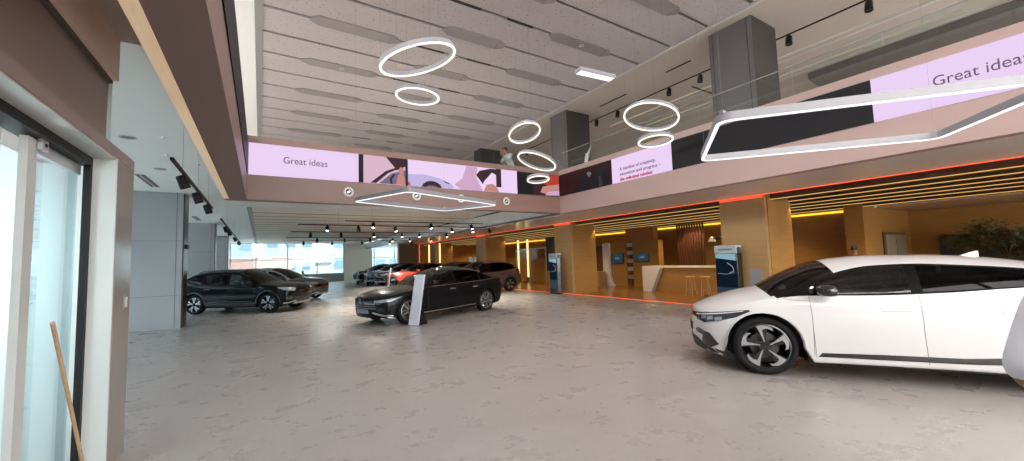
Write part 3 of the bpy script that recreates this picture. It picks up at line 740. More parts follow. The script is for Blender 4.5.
# ------------------------------------------------------------------ tilted info stands
def info_stand(loc, rz, label, h=1.28, w=.20, mat=None, group='tilted information stands'):
    t = thing('info_stand', label, 'sign stand', loc, rz, group)
    lean = .30
    pn = MB().prism([(0, .0), (.05, .0), (.05+lean, h), (lean, h)], 'x', -w/2, w/2, mat or M['whitegloss'])
    pn.build('panel', t, None, None, .006)
    MB().prism([(.06, 0), (.42, 0), (.42, .02), (.30, .26), (.12, .26)], 'x', -w/2+.01, w/2-.01, M['black']).build('foot', t, None, None, .005)
    MB().box((-w/2, .0, 0), (w/2, .30, .012), M['black']).build('base', t)
    return t
info_stand((3.27, 9.97, 0), -1.0, 'tilted white information stand in front of the black sedan', 1.27, .30)
gs = pbr('grey_stand_panel', (.13, .125, .13), .4)
info_stand((9.20, 4.62, 0), -1.2, 'tilted grey information stand behind the bonnet of the white car', 1.20, .24, gs)
pst = pbr('pale_stand_panel', (.42, .42, .44), .4)
info_stand((6.30, 33.0, 0), -1.0, 'slender pale stand in front of the far black car', 1.2, .08, pst)
info_stand((6.35, 29.9, 0), -1.0, 'slender pale stand in front of the blue car', 1.3, .08, pst)
info_stand((6.35, 24.0, 0), -1.0, 'slender pale stand beside the red car', 1.3, .08, pst)
dk = pbr('dark_stand_panel', (.03, .03, .035), .3)
info_stand((2.0, 24.8, 0), 1.0, 'dark little stand beyond the black crossover, nearer of two', 1.22, .16, dk)
info_stand((2.35, 26.0, 0), 1.0, 'dark little stand beyond the black crossover, farther of two', 1.3, .16, dk)

# ------------------------------------------------------------------ lounge furniture
# long counter
t = thing('reception_counter', 'long white and tan reception counter with a slanted end in the lounge', 'counter', (14.4, 10, 0))
y0, y1, hc = -2.6, 2.0, 1.10
MB().prism([(y0, hc-.07), (y1, hc-.07), (y1, hc), (y0, hc)], 'x', 0, .75, M['white']).build('worktop', t, None, None, .004)
MB().prism([(y1, 0), (y1, hc-.07), (y1-.95, hc-.07), (y1-.45, 0)], 'x', 0, .75, M['white']).build('end_panel', t, None, None, .004)
MB().prism([(y1-.45, 0), (y1-.95, hc-.07), (y1-1.12, hc-.07), (y1-.60, 0)], 'x', .0, .06, M['greyedge']).build('edge_trim', t)
MB().prism([(y0, 0), (y1-.58, 0), (y1-1.08, hc-.07), (y0, hc-.07)], 'x', .10, .68, M['tan']).build('front_panel', t)
# stools
def stool(loc, label, rz=0):
    t = thing('bar_stool', label, 'stool', loc, rz, 'pale wooden stools at the counter')
    MB().lathe([(0, .0), (.17, 0), (.18, .012), (.18, .03), (.16, .04), (0, .04)], 20, 'z', (0, 0, .68), M['pale_wood']).build('seat', t, 40)
    for k in range(4):
        a = PI/4+k*PI/2
        MB().tube([(.12*math.cos(a), .12*math.sin(a), .68), (.20*math.cos(a), .20*math.sin(a), 0)], .016, 8, M['pale_wood']).build('leg', t, 40)
    b = MB(); b.tube([(.175*math.cos(PI/4+k*PI/2), .175*math.sin(PI/4+k*PI/2), .22) for k in range(4)], .01, 6, M['pale_wood'], closed=True); b.build('footrest', t, 40)
stool((13.95, 9.35, 0), 'pale wooden bar stool at the counter, nearer the slanted end')
stool((13.95, 8.75, 0), 'pale wooden bar stool at the counter, nearer the column', .3)
# wine coloured slat screen behind the counter
t = thing('slat_screen', 'upright wine brown slat screen standing behind the counter', 'slat screen', (17.0, 11.3, 0))
for k in range(11):
    y = -.66+k*.132
    MB().box((0, y-.033, .0), (.07, y+.033, ZL+.04), M['wine']).build('slat', t)
MB().box((.07, -.72, 0), (.09, .72, .06), M['wine']).build('base_rail', t)
# feature wall with screens and shelves
t = thing('feature_wall', 'tan feature wall with a lit shelf column between two screens', 'display wall', (16, 14, 0))
b = MB()
b.box((0, -1.7, 0), (.35, -.13, 2.30), M['tan']); b.box((0, .28, 0), (.35, 1.42, 2.30), M['tan'])
b.box((.30, -.13, 0), (.35, .28, 2.30), M['wine']); b.build('panel', t)
MB().box((.0, -1.45, 2.30), (.35, .28, 3.2), pbr('red_brown_panel', (.40, .18, .055), .5)).build('upper_panel', t)
gl = pbr('glazed_white_shelf', (.55, .54, .52), .2)
for k in range(5):
    z = .40+k*.41
    MB().box((.03, -.12, z), (.30, .27, z+.20), gl if k else M['greyedge']).build('shelf_box', t, None, None, .005)
for (y, z0, z1, w) in ((.88, 1.18, 1.70, 'beside the curved white panel'), (-.74, 1.25, 1.68, 'nearest the counter')):
    s = MB().box((15.94, 14+y-.42, z0), (15.995, 14+y+.40, z1), M['blackgloss']).build('wall_screen', None, None, None, .006)
    tag(s, 'black wall screen on the tan feature wall, ' + w, 'screen', 'screens on the feature wall')
    MB().box((15.936, 14+y-.39, z0+.03), (15.941, 14+y+.37, z1-.03), pbr('screen_glow', (.01, .015, .02), .15, emit=(.06, .10, .13), estr=.3)).build('display', s)
    MB().prism([(14+y-.2, (z0+z1)/2-.02), (14+y+.15, (z0+z1)/2-.02), (14+y+.1, (z0+z1)/2+.06), (14+y-.1, (z0+z1)/2+.08)], 'x', 15.932, 15.937, emis('screen_picture', (.25, .32, .36), .5)).build('picture', s)
# curved white panel and the dark doorway
b = MB(); pts = []
for k in range(9):
    a = k/8*PI/2; pts.append((15.95-.05-.45*(1-math.cos(a))*0, 15.55, 0))
prof = [(15.30, 0), (15.18, 0), (15.20, .5), (15.28, 1.2), (15.36, 2.0), (15.36, 2.28), (15.80, 2.28), (15.80, 0)]
tag(MB().prism([(15.78, 0), (15.78, 2.28), (15.34, 2.28), (15.34, 1.1), (15.32, .6), (15.22, .25), (15.05, 0)], 'x', 15.80, 15.96, M['white']).build('curved_panel', None, None, None, .01), 'white upright panel flaring at its foot beside the lounge doorway', 'panel')
dr = struct(MB().box((16.0, 15.85, 0), (16.12, 15.95, 2.12), M['tan']).build('door_3'))
MB().box((16.0, 16.88, 0), (16.12, 16.98, 2.12), M['tan']).build('jamb', dr)
MB().box((16.0, 15.85, 2.06), (16.12, 16.98, 2.16), M['wine']).build('head', dr)
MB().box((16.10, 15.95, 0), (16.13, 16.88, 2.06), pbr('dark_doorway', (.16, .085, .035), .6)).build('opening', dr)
struct(MB().box((16.02, 16.98, 0), (16.3, 24.0, 2.35), M['tan']).build('wall_lounge_middle'))
struct(MB().box((16.02, 15.80, 2.16), (16.3, 16.98, 2.35), M['tan']).build('wall_over_door'))
tag(MB().box((15.2, 15.5, 0), (15.7, 16.15, .78), M['tanlight']).build('side_cabinet', None, None, None, .008), 'pale tan box cabinet in front of the lounge doorway', 'cabinet')
o = tag(MB().lathe([(0, 0), (.045, 0), (.045, .02), (0, .02)], 16, 'x', (0, 0, 0), M['black']).build('wall_socket'), 'small round black socket low on the tan wall near the second column', 'socket'); o.location = (15.995, 18.0, .55)
# lamp on a thin arm
t = thing('arm_lamp', 'white cone lamp on a thin black arm beside the tan column', 'lamp', (12.94, 6.63, 2.0))
MB().tube([(0, 0, .05), (0, .08, .05), (.2, 1.25, .07)], .018, 8, M['black']).build('arm', t, 40)
MB().box((-.03, -.02, -.25), (.03, .02, .1), M['black']).build('mount', t)
MB().lathe([(.02, .10), (.05, .08), (.13, -.06), (.12, -.06), (.04, .07)], 20, 'z', (.2, 1.27, .04), M['white']).build('shade', t, 40)
# second bay: glass booth with lit posts
t = thing('glass_booth', 'glass booth with thin pale metal frame in the lounge bay by the slim kiosk', 'glass booth', (14.6, 20.5, 0))
for y in (-1.2, .55, 2.1): MB().box((-.03, y-.03, 0), (.03, y+.03, 2.25), M['alu']).build('post', t)
MB().box((-.03, -1.2, 2.2), (.03, 2.1, 2.25), M['alu']).build('top_rail', t)
MB().box((-.006, -1.2, .05), (.006, 2.1, 2.2), M['glassrail']).build('glass_panel', t)
yc = emis('yellow_lit_post', (1.0, .72, .28), 1.6)
for i, (x, y, z0, z1) in enumerate(((15.95, 24.4, .5, 2.95), (15.95, 23.2, .3, 2.95))):
    o = tag(MB().box((x-.05, y-.07, z0), (x+.05, y+.07, z1), yc).build('light_column', None, None, None, .02), 'upright glowing yellow light column in the lounge, ' + ('farther of two' if i == 0 else 'nearer of two'), 'light column', 'yellow light columns')
    MB().box((x-.09, y-.10, 0), (x+.09, y+.10, z0), M['wine']).build('plinth', o)
for i, (y, l) in enumerate(((28.9, 'beside the fourth tan column'), (31.2, 'at the far end of the lounge'))):
    tag(MB().box((11.62, y-.06, 0.0), (11.72, y+.06, 3.0), yc).build('light_column', None, None, None, .02), 'upright glowing yellow light column ' + l, 'light column')
tag(MB().box((14.9, 19.4, 0), (15.5, 20.0, .78), M['tanlight']).build('side_cabinet', None, None, None, .008), 'pale tan box cabinet behind the glass booth', 'cabinet')
t = thing('side_table', 'small reddish wooden table behind the slim kiosk', 'table', (15.0, 18.6, 0))
MB().box((-.3, -.3, .74), (.3, .3, .79), pbr('red_wood', (.30, .10, .05), .4)).build('tabletop', t, None, None, .005)
for sx in (-1, 1):
    for sy_ in (-1, 1): MB().box((sx*.25-.025, sy_*.25-.025, 0), (sx*.25+.025, sy_*.25+.025, .74), MATS['red_wood']).build('leg', t)
struct(MB().box((15.9, 19.3, 0), (16.03, 21.0, 2.9), pbr('dark_brown_door', (.06, .04, .028), .4)).build('door_4'))
# door in the recess, picture and tree
d = struct(MB().box((19.0, 4.96, 0), (21.5, 5.0, 2.15), M['wine']).build('door_5'))
for x in (19.12, 20.28): MB().box((x, 4.93, .05), (x+1.10, 4.97, 2.05), pbr('pale_curtained_glass', (.33, .29, .22), .4, noise=.3, nscale=9)).build('leaf', d)
tag(MB().box((22.22, 0.2, .9), (22.30, 4.2, 1.98), pbr('dark_green_picture', (.018, .022, .014), .3)).build('wall_picture', None, None, None, .01), 'dark wide picture on the tan wall behind the leafy tree', 'picture')
t = thing('potted_tree', 'leafy olive-like tree in a pot against the tan wall beyond the white car', 'tree', (20.6, 2.3, 0))
MB().lathe([(0, 0), (.26, 0), (.36, .55), (.38, .62), (.33, .62), (.31, .52), (0, .52)], 24, 'z', (0, 0, 0), M['greyedge']).build('pot', t, 40)
tb = MB(); rnd = random.Random(3)
tb.tube([(0, 0, .5), (.04, .03, .9), (-.02, .06, 1.3)], [.06, .045, .035], 8, pbr('bark', (.10, .07, .045), .8))
tips = []
for k in range(16):
    a = rnd.uniform(0, 2*PI); L = rnd.uniform(.5, 1.25); e = (.55*L*math.cos(a), 1.1*L*math.sin(a), 1.25+rnd.uniform(.05, 1.05))
    m = (e[0]*.45, e[1]*.45, 1.15+.5*(e[2]-1.1))
    tb.tube([(-.02, .06, 1.15), m, e], [.025, .014, .006], 6, MATS['bark']); tips.append((m, e))
tb.build('trunk', t, 40)
lv = MB(); lm = [pbr('olive_leaf', (.07, .085, .03), .5), pbr('pale_olive_leaf', (.15, .15, .06), .5)]
for k in range(3200):
    m, e = tips[k % len(tips)]; q = rnd.uniform(.2, 1.15)
    p = Vector([m[i]+(e[i]-m[i])*q+rnd.gauss(0, .13) for i in range(3)])
    ax = Vector((rnd.gauss(0, 1), rnd.gauss(0, 1), rnd.gauss(0, .5))).normalized()*rnd.uniform(.05, .09); sd = ax.cross(Vector((rnd.gauss(0, 1), rnd.gauss(0, 1), rnd.gauss(0, 1)))).normalized()*.02
    th = ax.cross(sd).normalized()*.004
    lv.add([p-ax, p+sd+th, p+ax, p-sd+th, p-th], [(0, 1, 2, 3), (0, 4, 1), (1, 4, 2), (2, 4, 3), (3, 4, 0)], lm[k % 2])
stuff(lv.build('foliage', t))

# ------------------------------------------------------------------ small things at the entrance and upstairs
o = tag(MB().tube([(-.955, 3.20, 1.335), (-.985, 3.87, .34), (-.995, 4.09, .012)], .0105, 10, M['stickwood']).build('broom_handle', None, 40), 'bare wooden broom handle leaning at the glass entrance door', 'stick')
o = tag(MB().box((0, -.05, -.07), (.012, .05, .07), M['jambbrown']).build('switch_plate', None, None, None, .004), 'small taupe switch plate on the door jamb', 'switch'); o.location = (-1.02, 4.86, 1.33)
MB().box((.010, -.03, -.045), (.016, .03, .045), M['jambgrey']).build('rocker', o)
o = tag(MB().box((-.02, -.16, -.06), (.05, .16, .06), M['black']).build('sensor_box', None, None, None, .006), 'small black box on the dark side of the nearest pale column', 'sensor'); o.location = (-1.80, 14.6, 2.25)
t = tag(MB().box((6.2, 11.6, 4.055), (6.98, 12.1, 5.36), pbr('dark_green_cabinet', (.014, .015, .013), .6, spec=.1)).build('cabinet', None, None, None, .02), 'dark cabinet standing on the upper floor behind the far beam', 'cabinet')
MB().box((6.58, 11.595, 4.1), (6.60, 11.602, 5.3), M['black']).build('door_gap', t)
t = thing('floor_sign', 'grey arrow-shaped sign on a post beside the farther upper column', 'sign', (10.6, 11.2, 3.68))
MB().tube([(0, 0, 0), (0, 0, 1.9)], .03, 8, M['alu']).build('post', t, 40)
MB().prism([(-.30, 2.15), (.06, 1.75), (.12, 1.45), (-.05, 1.55)], 'x', -.02, .02, M['alu']).build('plate', t)

# buildings and stalls seen through the far windows
def building(name, x0, x1, y, h, col, label, win, cat='building', nz=3, step=2.2):
    t = thing(name, label, cat, ((x0+x1)/2, y, -.2))
    w = (x1-x0)/2
    MB().box((-w, 0, 0), (w, 6, h), pbr('wall_'+label[:12], col, .8)).build('wall', t)
    MB().box((-w-.1, -.1, h), (w+.1, 6.1, h+.25), pbr('cornice', (.5, .5, .5), .7)).build('roof_edge', t)
    x = -w+.6
    while x < w-1:
        for k in range(nz):
            z = 1.2+k*(h-1)/nz
            if z+1.2 < h: MB().box((x, -.05, z), (x+1.3, .02, z+1.2), win).build('window', t)
        x += step
gl1 = pbr('blue_window', (.25, .38, .45), .15)
building('apartment_block', -16, -1, 58, 9, (.42, .52, .56), 'pale blue-grey block beyond the far windows, behind the crossovers', gl1)
building('apartment_block', .2, 6.5, 66, 11, (.62, .60, .58), 'white block beyond the middle of the far windows', gl1)
building('apartment_block', 8, 26, 60, 10, (.50, .58, .62), 'grey block beyond the narrow far window', gl1, nz=3, step=1.9)
pk = pbr('terracotta_wall', (.55, .34, .29), .8)
t = tag(MB().box((-6, 54, -.2), (3.2, 54.4, 2.6), pk).build('garden_wall', None, None, None, .03), 'pinkish wall beyond the far windows', 'wall')
MB().box((-6.1, 53.9, 2.6), (3.3, 54.5, 2.75), M['trimwhite']).build('coping', t)
t = thing('market_stall', 'white stall with a dark sign band outside the far windows', 'stall', (5.9, 49, -.2))
MB().box((-1.1, 0, 0), (1.1, 1.5, 1.75), M['white']).build('counter', t)
MB().box((-.9, -.05, 1.75), (.9, .1, 2.15), pbr('sign_teal', (.10, .16, .18), .5)).build('sign_board', t)

ATR_FILL = [(2.24, 8.84+1.263*k) for k in (-8, -4, 0, 4)]+[(8.38, 8.84+1.263*k) for k in (-8, -4, 0, 4)]+[(5.3, 8.84+1.263*k) for k in (-6, -2, 2, 6)]  # fill lamps added to brighten the hall, with small fittings to carry them
for i, (x, y) in enumerate(ATR_FILL):
    b = MB(); b.lathe([(.06, 0), (.075, 0), (.075, -.012), (.06, -.012)], 16, 'z', (0, 0, 0), M['trimwhite'], closed=True)
    o = tag(b.build('downlight', None, 40), 'tiny round downlight set in a grey plate of the high ceiling', 'downlight', 'downlights of the high ceiling')
    MB().lathe([(0, -.004), (.062, -.004), (.062, .002), (0, .002)], 16, 'z', (0, 0, 0), M['border']).build('lens', o)
    o.location = (x, y, ZU-.035)

# ------------------------------------------------------------------ cars
def pchip(keys):
    ks = sorted(keys); xs = [k[0] for k in ks]; ys = [k[1] for k in ks]; n = len(xs)
    h = [xs[i+1]-xs[i] for i in range(n-1)]; dl = [(ys[i+1]-ys[i])/h[i] for i in range(n-1)]
    d = [0]*n
    d[0], d[-1] = dl[0], dl[-1]
    for i in range(1, n-1):
        if dl[i-1]*dl[i] <= 0: d[i] = 0
        else:
            w1, w2 = 2*h[i]+h[i-1], h[i]+2*h[i-1]
            d[i] = (w1+w2)/(w1/dl[i-1]+w2/dl[i])
    def f(x):
        if x <= xs[0]: return ys[0]
        if x >= xs[-1]: return ys[-1]
        i = 0
        while x > xs[i+1]: i += 1
        t = (x-xs[i])/h[i]
        return (ys[i]*(1+2*t)*(1-t)**2+h[i]*d[i]*t*(1-t)**2+ys[i+1]*t*t*(3-2*t)+h[i]*d[i+1]*t*t*(t-1))
    return f
class Spec: black_pillar = True
def mkspec(**k):
    s = Spec(); s.__dict__.update(k)
    for n in ('ztop', 'zbelt', 'zrail', 'W', 'zlow', 'bow', 'crown'): s.__dict__['f_'+n] = pchip(k[n])
    s.f_g = pchip(k['g'])
    return s
SIDE_S = [0, .03, .08, .14, .22, .32, .42, .52, .62, .71, .79, .86, .92, .97, 1.0]
GLASS_R = [.07, .3, .55, .78, .93, 1.0]
TOP_Q = [.035, .09, .18, .32, .48, .66, .84, 1.0]
CAP_V = [0]+TOP_Q

class CarShape:
    def __init__(s, sp): s.sp = sp
    def zbot(s, x):
        sp = s.sp; z = sp.f_zlow(x)
        for xc in (sp.xf, sp.xr):
            if abs(x-xc) < sp.R: z = max(z, sp.zc+math.sqrt(max(0, sp.R**2-(x-xc)**2)))
        return z
    def yside(s, x, z):
        sp = s.sp; zb = sp.f_zbelt(x); t = (z-sp.z0)/(zb-sp.z0)
        return sp.f_W(x)*sp.f_g(max(-.1, min(1, t)))
    def warp(s, x, y, z):
        sp = s.sp; W = sp.f_W(x)
        x2 = x+sp.f_bow(x)*(1-min(1, abs(y)/W)**2)
        # nose and tail profile in side view
        wn = max(0, min(1, (x-(sp.xf+.25))/(sp.x0-sp.xf-.25))); wt = max(0, min(1, ((sp.xr-.2)-x)/((sp.xr-.2)-sp.x1)))
        x2 -= sp.nose_a*((z-sp.nose_z)/.35)**2*wn*wn
        x2 += sp.tail_a*((z-sp.tail_z)/.35)**2*wt*wt
        return (x2, y, z)
    def side(s, x, z, off=0.0):
        sp = s.sp; zb = sp.f_zbelt(x)
        if z <= zb: y = s.yside(x, z)
        else: y = s.yside(x, zb)-sp.lean*(z-zb)
        return s.warp(x, y, z)[0], y+off, z
    def ring(s, x):
        sp = s.sp; zb, zB, zR, zT = s.zbot(x), sp.f_zbelt(x), max(sp.f_zrail(x), sp.f_zbelt(x)), sp.f_ztop(x)
        zR = min(zR, zT-.002); zR = max(zR, zB); pts = []
        y = s.yside(x, zb); pts.append((y-.06, zb))
        for q in SIDE_S:
            z = zb+q*(zB-zb); pts.append((s.yside(x, z), z))
        yb = pts[-1][0]; yr = yb-sp.lean*(zR-zB)
        for r in GLASS_R:
            pts.append((yb+(yr-yb)*r+.018*math.sin(PI*r)*min(1, (zR-zB)/.3), zB+r*(zR-zB)))
        p = sp.f_crown(x)
        for q in TOP_Q:
            pts.append((yr*(1-q), zR+(zT-zR)*(1-(1-q)**p)))
        return [s.warp(x, yy, zz) for yy, zz in pts]
NS, NG, NT = len(SIDE_S), len(GLASS_R), len(TOP_Q)

def car(name, label, cat, sp, loc, head, mt, group=None, wheel='five', detail=1):
    root = thing(name, label, cat, loc, head, group)
    sh = CarShape(sp)
    # stations
    br = sorted(set([sp.x0, sp.x1]+sp.breaks+[sp.xf+sp.R*math.cos(PI*k/14) for k in range(15)]+[sp.xr+sp.R*math.cos(PI*k/14) for k in range(15)]), reverse=True)
    xs = [br[0]]
    for b in br[1:]:
        a = xs[-1]; n = max(1, int((a-b)/.07+.5))
        if a-b < .004: continue
        for k in range(1, n+1): xs.append(a+(b-a)*k/n)
    n = len(xs); K = 1+NS+NG+NT            # points per half ring (last one on the centre line)
    V = []; idx = {}
    def vid(p):
        k = (round(p[0], 5), round(p[1], 5), round(p[2], 5))
        if k not in idx: idx[k] = len(V); V.append(p)
        return idx[k]
    rings = []
    for x in xs:
        r = sh.ring(x); rings.append(([vid(p) for p in r], [vid((p[0], -p[1], p[2])) for p in r]))
    F = []                                  # (verts, key)
    def cat_of(xm, k):
        # k = interval index within the half ring
        if k < NS: # flange and side
            s = -1 if k == 0 else SIDE_S[k-1]
            if s >= .08:
                for nm, a, b in sp.doors:
                    if b < xm < a: return nm
            return 'body'
        if k < NS+NG:
            r0 = ([0]+GLASS_R)[k-NS]
            d0, d1 = sp.dlo
            if d1 < xm < d0:
                if r0 < .06 or r0 > .92: return 'window_trim'
                for a, b in sp.pillars:
                    if b < xm < a: return 'window_trim'
                for nm, a, b in sp.sidewin:
                    if b < xm < a: return nm
                return 'window_trim'
            return 'body'
        q0 = ([0]+TOP_Q)[k-NS-NG]
        if q0 >= .08:
            if sp.ws[1] < xm < sp.ws[0]: return 'windshield'
            if sp.rw[1] < xm < sp.rw[0]: return 'rear_window'
            if sp.ws[0]+.02 < xm < sp.x0-.06: return 'bonnet'
            if sp.rw[0] < xm < sp.ws[1]: return 'roof'
        elif sp.ws[1] < xm < sp.ws[0]-.03 and sp.black_pillar: return 'window_trim'
        return 'body'
    for i in range(n-1):
        xm = (xs[i]+xs[i+1])/2
        for sd in (0, 1):
            A, B = rings[i][sd], rings[i+1][sd]
            for k in range(K-1):
                q = [A[k], A[k+1], B[k+1], B[k]]
                u = []
                for v in q:
                    if v not in u: u.append(v)
                if len(u) < 3: continue
                if sd == 1: u = u[::-1]
                F.append((u, (cat_of(xm, k), sd)))
    # end caps
    for e in (0, n-1):
        x = xs[e]; R0 = sh.ring(x); zbt = sh.zbot(x)
        zR, zT = R0[NS+NG][2], R0[-1][2]; p = sp.f_crown(x); yr = R0[NS+NG][1]
        for sd in (1, -1):
            G = []
            for j in range(1, NS+1):
                row = []
                for v in CAP_V:
                    zt = zR+(zT-zR)*(1-(1-v)**p); s = SIDE_S[j-1]
                    ys = sh.yside(x, zbt+s*(sp.f_zbelt(x)-zbt))
                    if v == 0: row.append(vid((R0[j][0], sd*R0[j][1], R0[j][2])))
                    elif j == NS: q = R0[NS+NG+CAP_V.index(v)]; row.append(vid((q[0], sd*q[1], q[2])))
                    else: q = sh.warp(x, ys*(1-v), zbt+s*(zt-zbt)); row.append(vid((q[0], sd*q[1], q[2])))
                G.append(row)
            for j in range(len(G)-1):
                for c in range(len(CAP_V)-1):
                    q = [G[j][c], G[j][c+1], G[j+1][c+1], G[j+1][c]]; u = []
                    for v in q:
                        if v not in u: u.append(v)
                    if len(u) < 3: continue
                    if (sd == -1) != (e != 0): u = u[::-1]
                    key = ('body', 0)
                    F.append((u, key))
    # orient everything consistently with bmesh and keep smooth normals for the split parts
    me = bpy.data.meshes.new('tmp'); me.from_pydata(V, [], [f for f, _ in F])
    bm = bmesh.new(); bm.from_mesh(me); bmesh.ops.recalc_face_normals(bm, faces=bm.faces)
    bm.faces.ensure_lookup_table()
    # outward check
    top = max(bm.faces, key=lambda f: f.calc_center_median().z)
    if top.normal.z < 0: bmesh.ops.reverse_faces(bm, faces=bm.faces)
    bm.normal_update(); bm.verts.ensure_lookup_table()
    FN = [[v.index for v in f.verts] for f in bm.faces]
    VN = [v.normal.copy() for v in bm.verts]
    bm.to_mesh(me)
    bvh = BVHTree.FromPolygons([Vector(v) for v in V], FN)
    bm.free(); bpy.data.meshes.remove(me)
    groups = {}
    for f, (_, key) in zip(FN, F):
        nm, sd = key
        if nm in ('body', 'bonnet', 'windshield', 'rear_window', 'roof', 'window_trim'): sd = 0
        groups.setdefault((nm, sd), []).append(f)
    def mat_of(nm):
        if nm in ('windshield', 'rear_window') or 'window' in nm and nm != 'window_trim': return mt['glass'] if nm in ('windshield', 'front_window') else mt.get('glass_rear', mt['glass'])
        if nm == 'window_trim': return mt['trim']
        if nm == 'roof': return mt.get('roof', mt['paint'])
        return mt['paint']
    for (nm, sd), fs in groups.items():
        used = sorted({v for f in fs for v in f}); mp = {v: i for i, v in enumerate(used)}
        m2 = bpy.data.meshes.new(nm); m2.from_pydata([V[v] for v in used], [], [[mp[v] for v in f] for f in fs])
        m2.materials.append(mat_of(nm))
        for p in m2.polygons: p.use_smooth = True
        m2.normals_split_custom_set_from_vertices([VN[v] for v in used])
        o = bpy.data.objects.new(nm, m2); COL.objects.link(o); o.parent = root
    # dark trim on the inside of the painted shell round the cabin
    lin = [f for (nm, sd), fs in groups.items() if nm in ('body', 'front_door', 'rear_door', 'roof', 'window_trim') for f in fs
           if all(sp.rw[1]-.05 < V[v][0] < sp.ws[0]+.05 and V[v][2] > sp.z0+.25 for v in f)]
    used = sorted({v for f in lin for v in f}); mp = {v: i for i, v in enumerate(used)}
    MB().add([Vector(V[v])-VN[v]*.022 for v in used], [tuple(mp[v] for v in f) for f in lin], mt.get('cabin', pbr('dark_cabin', (.02, .02, .022), .6))).build('cabin_lining', root, 60)
    # ---- strips lying on the side of the body
    def strip(nm, lower, upper, mat, off=.004, both=True, parent=None, res=.06):
        objs = []
        def dens(P):
            Q = []
            for (a, b) in zip(P, P[1:]):
                m = max(1, int(math.dist(a, b)/res))
                for k in range(m): Q.append((a[0]+(b[0]-a[0])*k/m, a[1]+(b[1]-a[1])*k/m))
            return Q+[P[-1]]
        m = 24 if len(lower) == 2 or len(lower) != len(upper) else None
        lo, hi = dens(lower), dens(upper); nn = max(len(lo), len(hi), 8)
        def resample(P, c):
            L = [0]
            for a, b in zip(P, P[1:]): L.append(L[-1]+math.dist(a, b))
            R = []
            for k in range(c):
                t = L[-1]*k/(c-1); i = 0
                while i < len(L)-2 and L[i+1] < t: i += 1
                q = (t-L[i])/max(1e-9, L[i+1]-L[i]); R.append((P[i][0]+(P[i+1][0]-P[i][0])*q, P[i][1]+(P[i+1][1]-P[i][1])*q))
            return R
        lo, hi = resample(lower, nn), resample(upper, nn)
        for sgn in ((1, -1) if both else (1,)):
            vs, fs = [], []
            rows = 3
            for k in range(nn):
                for r in range(rows+1):
                    x = lo[k][0]+(hi[k][0]-lo[k][0])*r/rows; z = lo[k][1]+(hi[k][1]-lo[k][1])*r/rows
                    p = sh.side(x, z, off if 0 < r < rows else off*.6); vs.append((p[0], sgn*p[1], p[2]))
            # thickness: a rim turned back into the body
            for k in range(nn-1):
                for r in range(rows): fs.append((k*(rows+1)+r, (k+1)*(rows+1)+r, (k+1)*(rows+1)+r+1, k*(rows+1)+r+1))
            b0 = len(vs); edge = [k*(rows+1) for k in range(nn)]+[(nn-1)*(rows+1)+r for r in range(1, rows+1)]+[k*(rows+1)+rows for k in range(nn-2, -1, -1)]+[r for r in range(rows-1, 0, -1)]
            for e in edge: p = vs[e]; vs.append((p[0], p[1]-sgn*(off+.006), p[2]))
            for j in range(len(edge)): a, b = j, (j+1) % len(edge); fs.append((edge[a], edge[b], b0+b, b0+a))
            objs.append(MB().add(vs, fs, mat).build(nm, parent or root, 40))
        return objs
    def line(nm, P, mat, w=.004, off=.0022, both=True):
        # a seam: polyline in side view
        lo, hi = [], []
        for i, p in enumerate(P):
            a = P[max(0, i-1)]; b = P[min(len(P)-1, i+1)]; dx, dz = b[0]-a[0], b[1]-a[1]; L = math.hypot(dx, dz)
            lo.append((p[0]+dz/L*w/2, p[1]-dx/L*w/2)); hi.append((p[0]-dz/L*w/2, p[1]+dx/L*w/2))
        return strip(nm, lo, hi, mat, off, both)
    # ---- patches projected on to the body
    def patch(nm, poly, yaw, mat, off=.006, mirror=True, parent=None, step=.04):
        """poly in (u, z): looked at from direction yaw (0 = from the front, 90 = from the left side)"""
        a = math.radians(yaw); d = Vector((-math.cos(a), -math.sin(a), 0)); u = Vector((math.sin(a), -math.cos(a), 0))
        bm = bmesh.new(); vs = [bm.verts.new((p[0], p[1], 0)) for p in poly]; bm.faces.new(vs)
        for ax in (0, 1):
            lo, hi = min(p[ax] for p in poly), max(p[ax] for p in poly); c = lo+step
            while c < hi:
                no = (1, 0, 0) if ax == 0 else (0, 1, 0); co_ = (c, 0, 0) if ax == 0 else (0, c, 0)
                bmesh.ops.bisect_plane(bm, geom=bm.verts[:]+bm.edges[:]+bm.faces[:], plane_co=co_, plane_no=no); c += step
        bmesh.ops.triangulate(bm, faces=bm.faces[:])
        bm.verts.index_update(); P, ok = [], True
        for v in bm.verts:
            o_ = u*v.co.x+Vector((0, 0, v.co.y))-d*5
            h, nrm, fi, dist = bvh.ray_cast(o_, d)
            if h is None: h, nrm, fi, dist = bvh.find_nearest(u*v.co.x+Vector((0, 0, v.co.y))-d*2.2)
            P.append((h, nrm if nrm.dot(d) < 0 else -nrm))
        fs = [[v.index for v in f.verts] for f in bm.faces]
        bd = [[v.index for v in e.verts] for e in bm.edges if e.is_boundary]; bm.free()
        res = []
        for sgn in ((1, -1) if mirror else (1,)):
            vs2 = [(p+nn*off) for p, nn in P]+[(p-nn*.008) for p, nn in P]; n0 = len(P)
            vs2 = [(p.x, sgn*p.y, p.z) for p in vs2]
            f2 = [tuple(f) for f in fs]+[(a_, b_, b_+n0, a_+n0) for a_, b_ in bd]
            res.append(MB().add(vs2, f2, mat).build(nm, parent or root, 40))
        return res
    # ---- underbody, wheel housings, cabin
    ch = MB(); zb = sp.z0
    ch.box((sp.x1+.25, -.60, zb+.0), (sp.x0-.30, .60, zb+.28), M['black'])
    ch.box((sp.xr+sp.R+.02, -sp.f_W(0)+.07, zb+.0), (sp.xf-sp.R-.02, sp.f_W(0)-.07, zb+.2), M['black'])
    ch.build('underbody', root)
